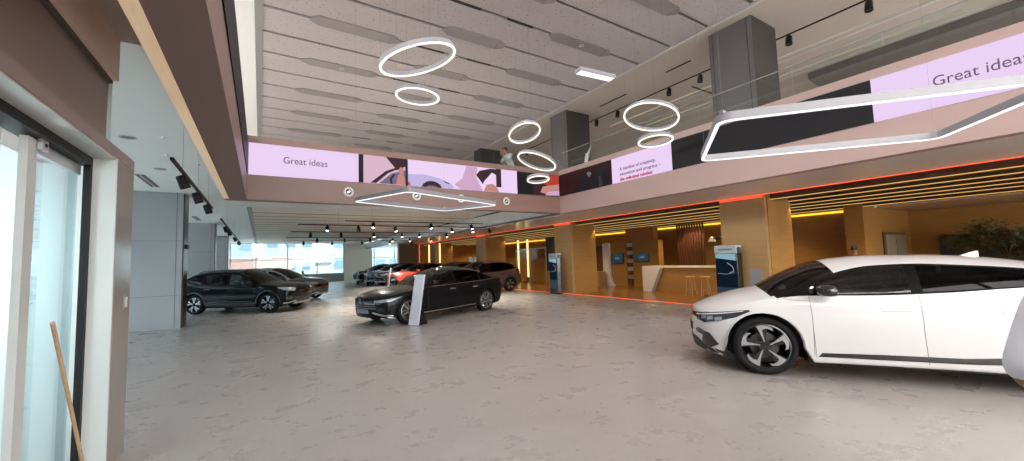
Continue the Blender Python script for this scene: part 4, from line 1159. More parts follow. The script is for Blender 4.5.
    for xc in (sp.xf, sp.xr):
        for sgn in (1, -1):
            vs, fs = [], []; R = sp.R+.015; N = 16; yo = sh.yside(xc, sp.zc+sp.R)-.03
            for k in range(N+1):
                a = -.35+(PI+.7)*k/N
                for y in (.56, yo): vs.append((xc+R*math.cos(a), sgn*y, sp.zc+R*math.sin(a)))
            fs = [(2*k, 2*k+1, 2*k+3, 2*k+2) for k in range(N)]; fs.append(tuple(2*k for k in range(N+1)))
            MB().add(vs, fs, M['black']).build('wheel_housing', root, 40)
    cb = mt.get('cabin', pbr('dark_cabin', (.02, .02, .022), .6))
    wb = sh.yside(0, sp.f_zbelt(0))-.09
    MB().box((sp.rw[0]-.45, -wb, zb+.2), (sp.ws[0]-.12, wb, zb+.34), cb).build('cabin_floor', root)
    MB().prism([(sp.ws[0]-.02, .45), (sp.ws[0]-.02, sp.f_zbelt(sp.ws[0])-.03), (sp.ws[0]-.35, sp.f_zbelt(sp.ws[0])+.0), (sp.ws[0]-.50, .80), (sp.ws[0]-.48, .45)], 'y', -wb+.02, wb-.02, cb).build('dashboard', root)
    for sgn in (1, -1):
        for x0 in (sp.seats[0], sp.seats[1]):
            b = MB(); zt = sp.f_zrail(x0-.3)-.12
            b.prism([(x0+.25, .42), (x0+.28, .56), (x0-.20, .53), (x0-.40, zt-.22), (x0-.52, zt-.24), (x0-.36, .42)], 'y', sgn*.37-.24, sgn*.37+.24, cb)
            b.prism([(x0-.41, zt-.2), (x0-.42, zt), (x0-.52, zt-.01), (x0-.52, zt-.2)], 'y', sgn*.37-.13, sgn*.37+.13, cb)
            b.build('seat', root, None, None, .03 if detail > 1 else 0)
    st = MB(); q = [(sp.ws[0]-.62+.10*math.cos(2*PI*k/20), .37+.18*math.sin(2*PI*k/20), sp.f_zbelt(.3)+.0+.15*math.cos(2*PI*k/20)) for k in range(20)]
    st.tube(q, .014, 6, cb, closed=True); st.tube([q[5], (sp.ws[0]-.58, .37, sp.f_zbelt(.3)), q[15]], .012, 6, cb)
    st.build('steering_wheel', root, 40)
    # ---- wheels
    for xc in (sp.xf, sp.xr):
        for sgn in (1, -1):
            make_wheel(wheel, sp.tr, .225, root, (xc, sgn*(sh.yside(xc, sp.zc+sp.R)-.035), sp.tr), sgn, mt)
    # ---- mirrors
    mx, mz = sp.mirror
    for sgn in (1, -1):
        yb = sh.side(mx, mz-.07)[1]
        b = MB(); N = 10; sec = []
        prof = [(-.11, .45), (-.09, .85), (-.03, 1.0), (.04, .92), (.085, .6), (.10, .2)]
        vs, fs = [], []
        for (dx, k) in prof:
            for j in range(12):
                a = 2*PI*j/12; yy = .115*math.copysign(abs(math.cos(a))**.7, math.cos(a))*k; zz = .072*math.copysign(abs(math.sin(a))**.7, math.sin(a))*k
                vs.append((mx+dx, sgn*(yb+.155+yy), mz+.03+zz+dx*.05))
        m_ = len(prof)
        for i in range(m_-1):
            for j in range(12): fs.append((i*12+j, i*12+(j+1) % 12, (i+1)*12+(j+1) % 12, (i+1)*12+j))
        fs += [tuple(range(12))[::-1], tuple((m_-1)*12+j for j in range(12))]
        mo = MB().add(vs, fs, mt.get('mirror', mt['paint'])).build('mirror', root, 50)
        MB().obox((mx-.002, sgn*(yb+.06), mz-.025), (.035, 0, 0), (0, .055, 0), (0, 0, .016), M['blackgloss']).build('mirror_arm', mo)
    return root, sh, strip, line, patch

M['tyre'] = pbr('black_tyre', (.010, .010, .011), .8, spec=.2)
M['rimdark'] = pbr('black_rim', (.012, .012, .013), .25, coat=.4)
M['rimsilver'] = pbr('machined_silver', (.56, .57, .59), .28, metal=.9)
M['rimgrey'] = pbr('grey_rim', (.24, .24, .25), .3, metal=.7)
M['disc'] = pbr('brake_disc', (.10, .10, .10), .5, metal=.6)
M['lampglass'] = pbr('clear_lamp', (.36, .38, .41), .12, metal=.5, coat=1)
M['lampdark'] = pbr('smoked_lamp', (.035, .038, .042), .08, coat=1)
M['lampred'] = pbr('red_lamp', (.22, .008, .010), .12, coat=1)
M['drl'] = pbr('pale_lamp_line', (.70, .72, .74), .2, coat=.5)
M['cladding'] = pbr('black_cladding', (.022, .022, .023), .5)
WHEELS = {}
def make_wheel(kind, R, w, root, loc, sgn, mt):
    key = (kind, R)
    if key in WHEELS:
        t = dup_tree(WHEELS[key], root); t.location = loc; t.rotation_euler = (0, 0, 0 if sgn > 0 else PI); return t
    # axis along +y; outer face at y=0
    b = MB(); rr = R-.088
    b.lathe([(rr, -w+.01), (R-.05, -w), (R-.012, -w+.02), (R, -w+.06), (R, -.06), (R-.012, -.02), (R-.05, 0), (rr+.012, -.008), (rr, -.02)], 40, 'y', (0, 0, 0), M['tyre'], closed=True)
    t = b.build('wheel', root, 40); t.location = loc; t.rotation_euler = (0, 0, 0 if sgn > 0 else PI)
    rimmat = {'hook': M['rimdark'], 'five': M['rimdark'], 'multi': M['rimgrey']}[kind]
    b = MB(); b.lathe([(rr+.004, -w+.02), (rr+.004, -.012), (rr-.012, -.006), (rr-.022, -.02), (rr-.03, -.12), (rr-.035, -w+.02)], 40, 'y', (0, 0, 0), rimmat, closed=True)
    b.build('rim', t, 40)
    b = MB(); b.lathe([(0, -.13), (rr*.6, -.13), (rr*.6, -.115), (.07, -.11), (0, -.11)], 28, 'y', (0, 0, 0), M['disc']); b.build('brake_disc', t, 40)
    def pol(r, a): return (r*math.cos(a), r*math.sin(a))
    def spoke(P, y0, y1, mat, bb):
        bb.prism(P, 'y', y0, y1, mat)
    d = math.radians
    if kind == 'hook':
        s = MB(); h = MB()
        s.lathe([(0, -.02), (.075, -.02), (.075, -.06), (0, -.06)], 20, 'y', (0, 0, 0), M['rimdark'])
        for k in range(5):
            a = 2*PI*k/5+.25
            # broad black blade
            spoke([pol(.05, a-d(22)), pol(.14, a-d(13)), pol(rr-.01, a-d(20)), pol(rr-.008, a-d(4)), pol(rr-.008, a+d(12)), pol(.14, a+d(12)), pol(.05, a+d(24))], -.06, -.022, M['rimdark'], s)
            # silver hook: a narrow arm turning along the rim
            spoke([pol(.055, a-d(5)), pol(.10, a-d(9)), pol(.17, a-d(12)), pol(rr-.03, a-d(15)), pol(rr-.014, a-d(17)), pol(rr-.012, a-d(2)), pol(rr-.016, a+d(12)), pol(rr-.03, a+d(25)), pol(rr-.065, a+d(31)), pol(rr-.052, a+d(20)), pol(rr-.055, a+d(7)), pol(rr-.075, a-d(3)), pol(.14, a-d(2)), pol(.09, a+d(1)), pol(.06, a+d(5))], -.03, -.010, M['rimsilver'], h)
        s.build('spokes', t, 40); h.build('silver_blades', t, 40)
    elif kind == 'five':
        s = MB(); h = MB()
        s.lathe([(0, -.02), (.07, -.02), (.08, -.06), (0, -.06)], 20, 'y', (0, 0, 0), M['rimdark'])
        for k in range(5):
            a = 2*PI*k/5+.3
            spoke([pol(.05, a-d(28)), pol(.15, a-d(14)), pol(rr-.008, a-d(20)), pol(rr-.008, a), pol(rr-.008, a+d(20)), pol(.15, a+d(14)), pol(.05, a+d(28))], -.06, -.024, M['rimdark'], s)
            for q in (-1, 1):
                P = [pol(.06, a+q*d(18)), pol(.15, a+q*d(12.5)), pol(rr-.010, a+q*d(19)), pol(rr-.010, a+q*d(7)), pol(.16, a+q*d(3)), pol(.06, a+q*d(3))]
                if q < 0: P = P[::-1]
                spoke(P, -.03, -.012, M['rimsilver'], h)
        s.build('spokes', t, 40); h.build('silver_blades', t, 40)
    else:
        s = MB(); s.lathe([(0, -.015), (.06, -.015), (.07, -.05), (0, -.05)], 20, 'y', (0, 0, 0), M['rimgrey'])
        for k in range(10):
            a = 2*PI*k/10+.1; q = d(5) if k % 2 else -d(5)
            spoke([pol(.05, a-d(12)), pol(rr-.01, a+q-d(4.5)), pol(rr-.01, a+q+d(4.5)), pol(.05, a+d(12))], -.05, -.015, M['rimsilver'] if k % 2 else M['rimgrey'], s)
        s.build('spokes', t, 40)
    MB().lathe([(0, -.004), (.03, -.006), (.032, -.03), (0, -.03)], 16, 'y', (0, 0, 0), M['rimdark']).build('hub_cap', t, 40)
    WHEELS[key] = t
    return t
def paint(name, col, metal=0.0, rough=.35): return pbr(name, col, rough, metal=metal, coat=1.0, coat_rough=.02)
M['glass_dark'] = glass('car_glass', (.20, .21, .21), .07, 0, (.6, .6, .62))
M['glass_privacy'] = glass('privacy_glass', (.035, .036, .037), .06, 0, (.22, .22, .23))

G_SIDE = [(-.1, .94), (0, .955), (.1, .972), (.25, .985), (.45, .998), (.6, 1.0), (.75, .99), (.88, .968), (1, .925)]
# --- the white crossover
EV = mkspec(xf=1.45, xr=-1.45, R=.43, zc=.37, tr=.37, z0=.20, x0=2.14, x1=-2.30, lean=.50,
    ztop=[(2.14, .80), (2.0, .865), (1.8, .945), (1.6, 1.01), (1.45, 1.045), (1.34, 1.07), (1.1, 1.22), (.9, 1.335), (.7, 1.42), (.4, 1.478), (.1, 1.497), (-.4, 1.49), (-.9, 1.45), (-1.25, 1.39), (-1.6, 1.31), (-1.9, 1.21), (-2.15, 1.10), (-2.30, 1.0)],
    zbelt=[(2.14, .745), (1.95, .81), (1.7, .885), (1.45, .95), (1.2, .995), (1.0, 1.02), (.35, 1.03), (-.35, 1.068), (-.75, 1.11), (-1.1, 1.14), (-1.5, 1.16), (-1.9, 1.13), (-2.15, 1.03), (-2.30, .95)],
    zrail=[(2.14, .745), (1.2, .995), (1.0, 1.10), (.8, 1.215), (.55, 1.32), (.26, 1.38), (-.1, 1.395), (-.54, 1.37), (-1.04, 1.32), (-1.4, 1.25), (-1.7, 1.18), (-1.85, 1.135)],
    W=[(2.14, .70), (2.04, .78), (1.9, .85), (1.7, .905), (1.45, .935), (1.1, .935), (.6, .925), (0, .922), (-.8, .93), (-1.45, .945), (-1.8, .925), (-2.1, .85), (-2.30, .74)],
    zlow=[(2.14, .235), (1.95, .20), (1.88, .19), (1.0, .21), (0, .225), (-1.0, .23), (-1.9, .26), (-2.30, .36)],
    bow=[(2.14, .20), (1.7, .15), (1.3, .13), (.7, .06), (-.1, 0), (-1.5, -.05), (-2.30, -.12)],
    crown=[(2.1, 2.2), (1, 2.4), (.5, 2.1), (-2.3, 2.2)], g=G_SIDE, nose_a=.055, nose_z=.50, tail_a=.06, tail_z=.75,
    doors=[('front_door', .935, -.075), ('rear_door', -.085, -1.03)], dlo=(1.18, -1.82), pillars=[(-.03, -.13)], sidewin=[('front_window', .92, -.03), ('rear_door_window', -.13, -1.20), ('quarter_window', -1.26, -1.70)],
    ws=(1.30, .62), rw=(-1.45, -2.1), breaks=[1.18, .935, .92, .62, -.03, -.13, -.075, -.085, -1.03, -1.20, -1.26, -1.45, -1.70, -1.82, -2.1, 1.30], seats=(.20, -.75), mirror=(.80, 1.07))
# --- upright crossover
SUV = mkspec(xf=1.35, xr=-1.35, R=.385, zc=.35, tr=.345, z0=.21, x0=2.02, x1=-2.06, lean=.42,
    ztop=[(2.02, .87), (1.9, .94), (1.7, .99), (1.3, 1.04), (1.0, 1.085), (.55, 1.33), (.2, 1.475), (-.1, 1.54), (-.4, 1.56), (-.8, 1.555), (-1.3, 1.515), (-1.68, 1.44), (-1.80, 1.36), (-1.95, 1.2), (-2.06, 1.02)],
    zbelt=[(2.02, .80), (1.9, .865), (1.6, .925), (1.0, .97), (.4, .98), (-.4, 1.00), (-1.1, 1.05), (-1.6, 1.13), (-1.85, 1.15), (-1.97, 1.09), (-2.06, .98)],
    zrail=[(2.02, .80), (1.0, .97), (.85, 1.04), (.5, 1.235), (.2, 1.365), (-.1, 1.43), (-.5, 1.455), (-1.0, 1.435), (-1.4, 1.375), (-1.65, 1.29), (-1.8, 1.19), (-1.86, 1.15)],
    W=[(2.02, .74), (1.9, .81), (1.7, .865), (1.35, .91), (.8, .90), (0, .895), (-.8, .90), (-1.35, .915), (-1.7, .89), (-1.95, .82), (-2.06, .76)],
    zlow=[(2.02, .27), (1.75, .23), (0, .25), (-1.75, .28), (-2.06, .36)],
    bow=[(2.02, .16), (1.4, .13), (.95, .11), (.2, .05), (-.6, 0), (-1.5, -.03), (-2.06, -.09)],
    crown=[(2, 2.4), (.5, 2.2), (-2, 2.4)], g=G_SIDE, nose_a=.04, nose_z=.62, tail_a=.03, tail_z=.8,
    doors=[('front_door', .86, -.16), ('rear_door', -.17, -1.05)], dlo=(.93, -1.84), pillars=[(-.12, -.21)], sidewin=[('front_window', .72, -.12), ('rear_door_window', -.21, -1.08), ('quarter_window', -1.14, -1.68)],
    ws=(1.0, -.05), rw=(-1.69, -1.98), breaks=[.93, .86, .72, -.12, -.16, -.17, -.21, -1.05, -1.08, -1.14, -1.68, -1.69, -1.84, -1.98, 1.0, -.05], seats=(.05, -.80), mirror=(.72, 1.04))
# --- long saloon
SED = mkspec(xf=1.425, xr=-1.425, R=.375, zc=.345, tr=.345, z0=.19, x0=2.10, x1=-2.30, lean=.50,
    ztop=[(2.10, .72), (1.97, .79), (1.7, .86), (1.2, .925), (.92, .965), (.5, 1.17), (.15, 1.325), (-.15, 1.405), (-.5, 1.435), (-.9, 1.415), (-1.3, 1.325), (-1.7, 1.18), (-1.95, 1.09), (-2.2, 1.07), (-2.30, 1.01)],
    zbelt=[(2.10, .665), (1.93, .735), (1.6, .82), (1.1, .88), (.5, .905), (-.2, .925), (-.9, .95), (-1.5, .975), (-1.9, .99), (-2.2, .985), (-2.30, .92)],
    zrail=[(2.10, .665), (.95, .89), (.8, .96), (.5, 1.10), (.15, 1.24), (-.15, 1.31), (-.5, 1.335), (-.9, 1.315), (-1.2, 1.25), (-1.5, 1.13), (-1.75, 1.02), (-1.85, .988)],
    W=[(2.10, .72), (2.0, .79), (1.83, .855), (1.6, .90), (1.4, .92), (.8, .915), (0, .91), (-1.0, .92), (-1.425, .925), (-1.9, .89), (-2.2, .82), (-2.30, .74)],
    zlow=[(2.10, .22), (1.9, .18), (0, .20), (-1.9, .22), (-2.30, .32)],
    bow=[(2.10, .20), (1.5, .15), (.9, .13), (.2, .06), (-.6, 0), (-1.5, -.06), (-2.30, -.10)],
    crown=[(2.1, 2.3), (.5, 2.1), (-2.3, 2.3)], g=G_SIDE, nose_a=.05, nose_z=.55, tail_a=.05, tail_z=.8,
    doors=[('front_door', .86, -.20), ('rear_door', -.21, -1.08)], dlo=(.92, -1.82), pillars=[(-.15, -.24)], sidewin=[('front_window', .70, -.15), ('rear_door_window', -.24, -1.15), ('quarter_window', -1.20, -1.60)],
    ws=(.93, -.1), rw=(-1.15, -1.9), breaks=[.92, .86, .70, -.15, -.20, -.21, -.24, -1.08, -1.15, -1.20, -1.60, -1.82, -1.9, .93, -.1], seats=(.0, -.95), mirror=(.72, .99))

seam = pbr('dark_panel_gap', (.03, .03, .032), .6)
def arch_strip(strip, sp, mat, w=.055, name='wheel_arch_trim'):
    for xc in (sp.xf, sp.xr):
        lo = [(xc+sp.R*math.cos(PI*k/24), max(sp.zc+sp.R*math.sin(PI*k/24), sp.z0+.02)) for k in range(25)]
        hi = [(xc+(sp.R+w)*math.cos(PI*k/24), max(sp.zc+(sp.R+w)*math.sin(PI*k/24), sp.z0+.02)) for k in range(25)]
        strip(name, lo, hi, mat, .010)
def door_lines(line, sp, top=None):
    zb = sp.f_zbelt
    for nm, a, b in sp.doors:
        za = sp.zlow[2][1]+.06
        line('door_gap', [(a, zb(a)-.01), (a-.0, .6), (a-.02, za+.02)], seam)
    b = sp.doors[-1][2]; line('door_gap', [(b-.12, zb(b)-.01), (b-.02, .85), (b, .74)], seam)
    line('door_gap', [(sp.doors[0][1]-0, .3), (sp.doors[0][1], zb(sp.doors[0][1])-.01)], seam)

# ================= white crossover
pw = paint('white_pearl_paint', (.585, .59, .595))
EVM = dict(paint=pw, glass=M['glass_dark'], glass_rear=M['glass_privacy'], trim=M['pillarblack'], mirror=M['blackgloss'])
h = math.radians(122); d_ = Vector((math.cos(h), math.sin(h), 0)); n_ = Vector((-d_.y, d_.x, 0))
pc = Vector((5.498, 2.707, 0))-d_*.02-n_*.90-d_*1.45
ev, sh, strip, line, patch = car('car', 'white crossover car with black and silver hooked wheels, closest of the cars', 'car', EV, pc, h, EVM, None, 'hook', 2)
# black sill strip rising behind the rear door
strip('sill_trim', [(.90, .285), (.3, .290), (-.4, .300), (-.72, .315), (-.98, .44)], [(.86, .335), (.3, .352), (-.4, .362), (-.72, .392), (-1.0, .475)], M['blackgloss'], .006)
door_lines(line, EV)
line('wing_gap', [(.935, .97), (1.08, .965), (1.2, .985)], seam)
for a in (.02, -.95):
    strip('door_handle', [(a+.0, .865), (a+.24, .86)], [(a+.0, .90), (a+.24, .895)], paint('white_handle', (.70, .70, .70)), .004)
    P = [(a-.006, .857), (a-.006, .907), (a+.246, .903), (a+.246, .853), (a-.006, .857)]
    line('handle_gap', P, pbr('handle_shadow', (.35, .35, .35), .5), .006)  # grey outline of the flush handle
patch('headlight', [(1.42, .635), (1.44, .735), (1.20, .76), (.95, .79), (.66, .832), (.64, .815), (.78, .73), (.98, .665), (1.2, .625)], 50, M['lampdark'], .006)
patch('daytime_lamp', [(1.43, .72), (1.20, .745), (.95, .776), (.70, .818), (.72, .808), (.96, .760), (1.2, .728), (1.42, .70)], 50, M['drl'], .010)
for u in (.94, 1.06, 1.18): patch('lamp_cell', [(u, .680), (u+.09, .662), (u+.10, .71), (u+.01, .725)], 50, M['lampglass'], .010)
patch('air_intake', [(1.30, .33), (1.12, .29), (1.00, .35), (1.12, .49), (1.36, .525), (1.46, .50), (1.44, .455), (1.26, .44)], 50, M['blackgloss'], .006)
patch('front_splitter', [(-.78, .225), (.78, .225), (.74, .28), (.45, .38), (-.45, .38), (-.74, .28)], 0, M['cladding'], .008, False)
patch('front_grille', [(-.52, .67), (.52, .67), (.50, .73), (-.50, .73)], 0, M['blackgloss'], .006, False)
patch('number_plate', [(-.26, .45), (.26, .45), (.26, .56), (-.26, .56)], 0, M['black'], .012, False)
strip('nose_sill', [(2.02, .25), (1.86, .20)], [(2.04, .29), (1.86, .24)], M['cladding'], .008)
patch('tail_lamp', [(-1.75, .90), (-1.0, .93), (-1.0, .98), (-1.75, .97)], 130, M['lampred'], .006)
b = MB(); b.prism([(.14, -.02), (-.12, -.02), (-.12, .075), (-.10, .08), (.02, .035)], 'y', -.022, .022, pw); o = b.build('roof_fin', ev, None, None, .008); o.location = (-.86, 0, 1.44)
for s in (1, -1):
    b = MB(); b.tube([(1.42, s*.15, 1.07), (1.22, s*.05, 1.165), (1.06, s*-.35, 1.235)], .008, 6, M['black']); b.build('wiper', ev, 40)
# centre screen of the dash
MB().box((.78, -.25, 1.00), (.81, .45, 1.12), M['blackgloss']).build('dash_screen', ev)

# ================= black saloon
pb = pbr('black_paint', (.006, .006, .007), .3, coat=.36, coat_rough=.02, spec=.03)
BM = dict(paint=pb, glass=M['glass_dark'], glass_rear=M['glass_privacy'], trim=M['pillarblack'])
h = math.radians(197); d_ = Vector((math.cos(h), math.sin(h), 0)); n_ = Vector((-d_.y, d_.x, 0))
pc = Vector((6.05, 11.15, 0))+d_*1.425-n_*.89
sd, sh, strip, line, patch = car('car', 'long black saloon car with a chrome sill line behind the tilted white stand', 'car', SED, pc, h, BM, None, 'multi')
door_lines(line, SED)
strip('sill_moulding', [(1.0, .235), (-.9, .27)], [(1.0, .262), (-.92, .30)], M['chrome'], .008)
strip('window_moulding', [(.88, .905), (.3, .922), (-.6, .945), (-1.4, .978), (-1.80, .993)], [(.88, .918), (.3, .936), (-.6, .96), (-1.4, .993), (-1.80, 1.003)], M['chrome'], .006)
for a in (-.12, -1.0): strip('door_handle', [(a, .80), (a+.2, .795)], [(a, .83), (a+.2, .825)], M['chrome'], .022)
patch('grille', [(-.55, .42), (.55, .42), (.62, .60), (.5, .68), (-.5, .68), (-.62, .60)], 0, M['blackgloss'], .008, False)
for k in range(4): patch('grille_bar', [(-.52+.02*k, .455+.055*k), (.52-.02*k, .455+.055*k), (.52-.02*k, .467+.055*k), (-.52+.02*k, .467+.055*k)], 0, pbr('smoked_chrome', (.25, .25, .26), .3, metal=1), .012, False)
patch('number_plate', [(-.26, .33), (.26, .33), (.26, .43), (-.26, .43)], 0, pbr('blue_grey_plate', (.20, .27, .36), .3), .02, False)
patch('headlight', [(1.40, .60), (1.42, .655), (1.15, .68), (.85, .715), (.70, .735), (.74, .71), (.95, .64), (1.2, .605)], 50, M['lampglass'], .008)
patch('chrome_blade', [(1.45, .34), (1.20, .275), (.92, .255), (.92, .285), (1.18, .31), (1.43, .375)], 50, M['chrome'], .014)
patch('fog_intake', [(1.35, .38), (1.10, .36), (1.12, .46), (1.38, .50)], 50, M['blackgloss'], .006)
patch('tail_lamp', [(-1.75, .83), (-1.05, .85), (-1.05, .91), (-1.75, .92)], 130, M['lampred'], .008)
strip('front_lip', [(2.04, .22), (1.82, .18)], [(2.04, .245), (1.82, .21)], M['chrome'], .008)

# ================= black crossover and its neighbour by the left columns
h = math.radians(-35.3); d_ = Vector((math.cos(h), math.sin(h), 0)); n_ = Vector((-d_.y, d_.x, 0))
pc = Vector((-.874, 17.26, 0))+n_*.87
def suv_dress(strip, line, patch, clad=True, sp=SUV, lamps=None, grille=None, bumper=None):
    door_lines(line, sp)
    if clad:
        arch_strip(strip, sp, M['cladding'])
        strip('sill_cladding', [(.93, .26), (-.93, .28)], [(.91, .38), (-.91, .40)], M['cladding'], .010)
        strip('sill_moulding', [(.80, .408), (-.85, .428)], [(.80, .424), (-.85, .446)], pbr('dull_alloy', (.22, .22, .23), .4, metal=.7), .012)
    for a in (-.10, -.98): strip('door_handle', [(a, .865), (a+.2, .86)], [(a, .895), (a+.2, .89)], M['blackgloss'], .022)
    patch('grille', [(-.62, .60), (.62, .60), (.60, .74), (-.60, .74)], 0, grille or M['blackgloss'], .008, False)
    patch('lower_grille', [(-.50, .36), (.50, .36), (.55, .52), (-.55, .52)], 0, M['cladding'], .008, False)
    patch('skid_plate', [(-.55, .27), (.55, .27), (.48, .34), (-.48, .34)], 0, M['alu'], .016, False)
    patch('number_plate', [(-.26, .49), (.26, .49), (.26, .59), (-.26, .59)], 0, M['black'], .02, False)
    patch('headlight', [(1.30, .74), (1.32, .83), (1.05, .865), (.78, .885), (.74, .865), (.92, .78), (1.1, .735)], 50, lamps or M['lampglass'], .008)
    patch('fog_lamp', [(1.22, .44), (1.02, .43), (1.00, .53), (1.20, .56)], 50, M['blackgloss'], .008)
    patch('chrome_blade', [(1.36, .36), (1.10, .31), (.92, .30), (.92, .335), (1.10, .35), (1.34, .40)], 50, M['alu'], .014)
    patch('tail_lamp', [(-1.55, .92), (-1.0, .95), (-.92, 1.08), (-1.1, 1.12), (-1.5, 1.04)], 125, M['lampred'], .008)
    patch('rear_bumper_trim', [(-.72, .36), (.72, .36), (.74, .52), (-.74, .52)], 180, M['cladding'], .012, False)
nb, sh, strip, line, patch = car('car', 'black crossover car with silver wheels just beyond the nearest pale column', 'car', SUV, pc, h, BM, None, 'five')
suv_dress(strip, line, patch)
for s in (1, -1):
    MB().tube([(.05, s*.62, 1.475), (-.1, s*.62, 1.545), (-1.2, s*.61, 1.52), (-1.4, s*.60, 1.45)], .014, 6, M['blackgloss']).build('roof_rail', nb, 40)
BM2 = dict(BM); BM2['roof'] = paint('silver_roof_paint', (.62, .64, .66), .2)
dk2 = dict(BM2); dk2['trim'] = pbr('silver_window_trim', (.45, .46, .48), .3, metal=.6); dk2['paint'] = paint('black_plum_paint', (.012, .009, .012))
s2, sh, strip, line, patch = car('car', 'dark car with a pale roof parked behind the black crossover', 'car', SUV, pc+Vector((1.15, 4.2, 0)), h+.03, dk2, None, 'five')
suv_dress(strip, line, patch)
# ================= row of cars on the lounge side
def rowcar(label, nose, hd, pm, roof=None, clad=True, spec=SUV, lamps=None):
    h = math.radians(hd); d_ = Vector((math.cos(h), math.sin(h), 0))
    m = dict(BM); m['paint'] = pm
    if roof: m['roof'] = roof
    c, sh, strip, line, patch = car('car', label, 'car', spec, Vector(nose)-d_*(spec.x0+.15), h, m, None, 'five')
    suv_dress(strip, line, patch, clad, spec, lamps)
    return c
mv = paint('mauve_brown_metallic', (.125, .075, .07), .35)
h = math.radians(185); d_ = Vector((math.cos(h), math.sin(h), 0)); n_ = Vector((-d_.y, d_.x, 0))
pc = Vector((10.69, 17.15, 0))+d_*1.35-n_*.88
m = dict(BM); m['paint'] = mv
c, sh, strip, line, patch = car('car', 'mauve brown crossover car parked behind the black saloon', 'car', SUV, pc, h, m, None, 'five')
suv_dress(strip, line, patch)
rowcar('dark grey car with a black roof between the mauve crossover and the red car', (6.9, 20.95, 0), 182, paint('dark_grey_metallic', (.05, .048, .05), .5), pb)
rowcar('red car in the row beside the lounge', (6.95, 25.6, 0), 190, paint('red_paint', (.50, .035, .01), .0), pb)
rowcar('dark car with a silver screen pillar between the red car and the blue car', (6.9, 28.9, 0), 190, paint('charcoal_metallic', (.022, .022, .025), .4), pb)
rowcar('blue car in the row beside the lounge', (6.75, 31.4, 0), 192, paint('blue_paint', (.06, .20, .40), .2), pb)
rowcar('black car farthest away in the row beside the lounge', (6.6, 34.8, 0), 192, pb)

# ------------------------------------------------------------------ people
def limb_mesh(name, nodes, edges, mat, parent, sub=2):
    """nodes: {key: (x, y, z, r)}; a skinned and smoothed skeleton turned into one mesh"""
    keys = list(nodes); me = bpy.data.meshes.new(name)
    me.from_pydata([nodes[k][:3] for k in keys], [(keys.index(a), keys.index(b)) for a, b in edges], [])
    o = bpy.data.objects.new(name, me); COL.objects.link(o)
    sk = o.modifiers.new('s', 'SKIN'); sk.use_smooth_shade = True
    for i, k in enumerate(keys):
        r = nodes[k][3]; r = r if isinstance(r, tuple) else (r, r)
        me.skin_vertices[0].data[i].radius = r
        me.skin_vertices[0].data[i].use_root = (i == 0)
    ss = o.modifiers.new('u', 'SUBSURF'); ss.levels = sub; ss.render_levels = sub
    dg = bpy.context.evaluated_depsgraph_get()
    m2 = bpy.data.meshes.new_from_object(o.evaluated_get(dg)); bpy.data.objects.remove(o); bpy.data.meshes.remove(me)
    m2.name = name; m2.materials.clear(); m2.materials.append(mat)
    for p in m2.polygons: p.use_smooth = True
    o = bpy.data.objects.new(name, m2); COL.objects.link(o); o.parent = parent
    return o
SKIN = pbr('brown_skin', (.24, .115, .07), .5)
HAIR = pbr('black_hair', (.012, .010, .009), .6)
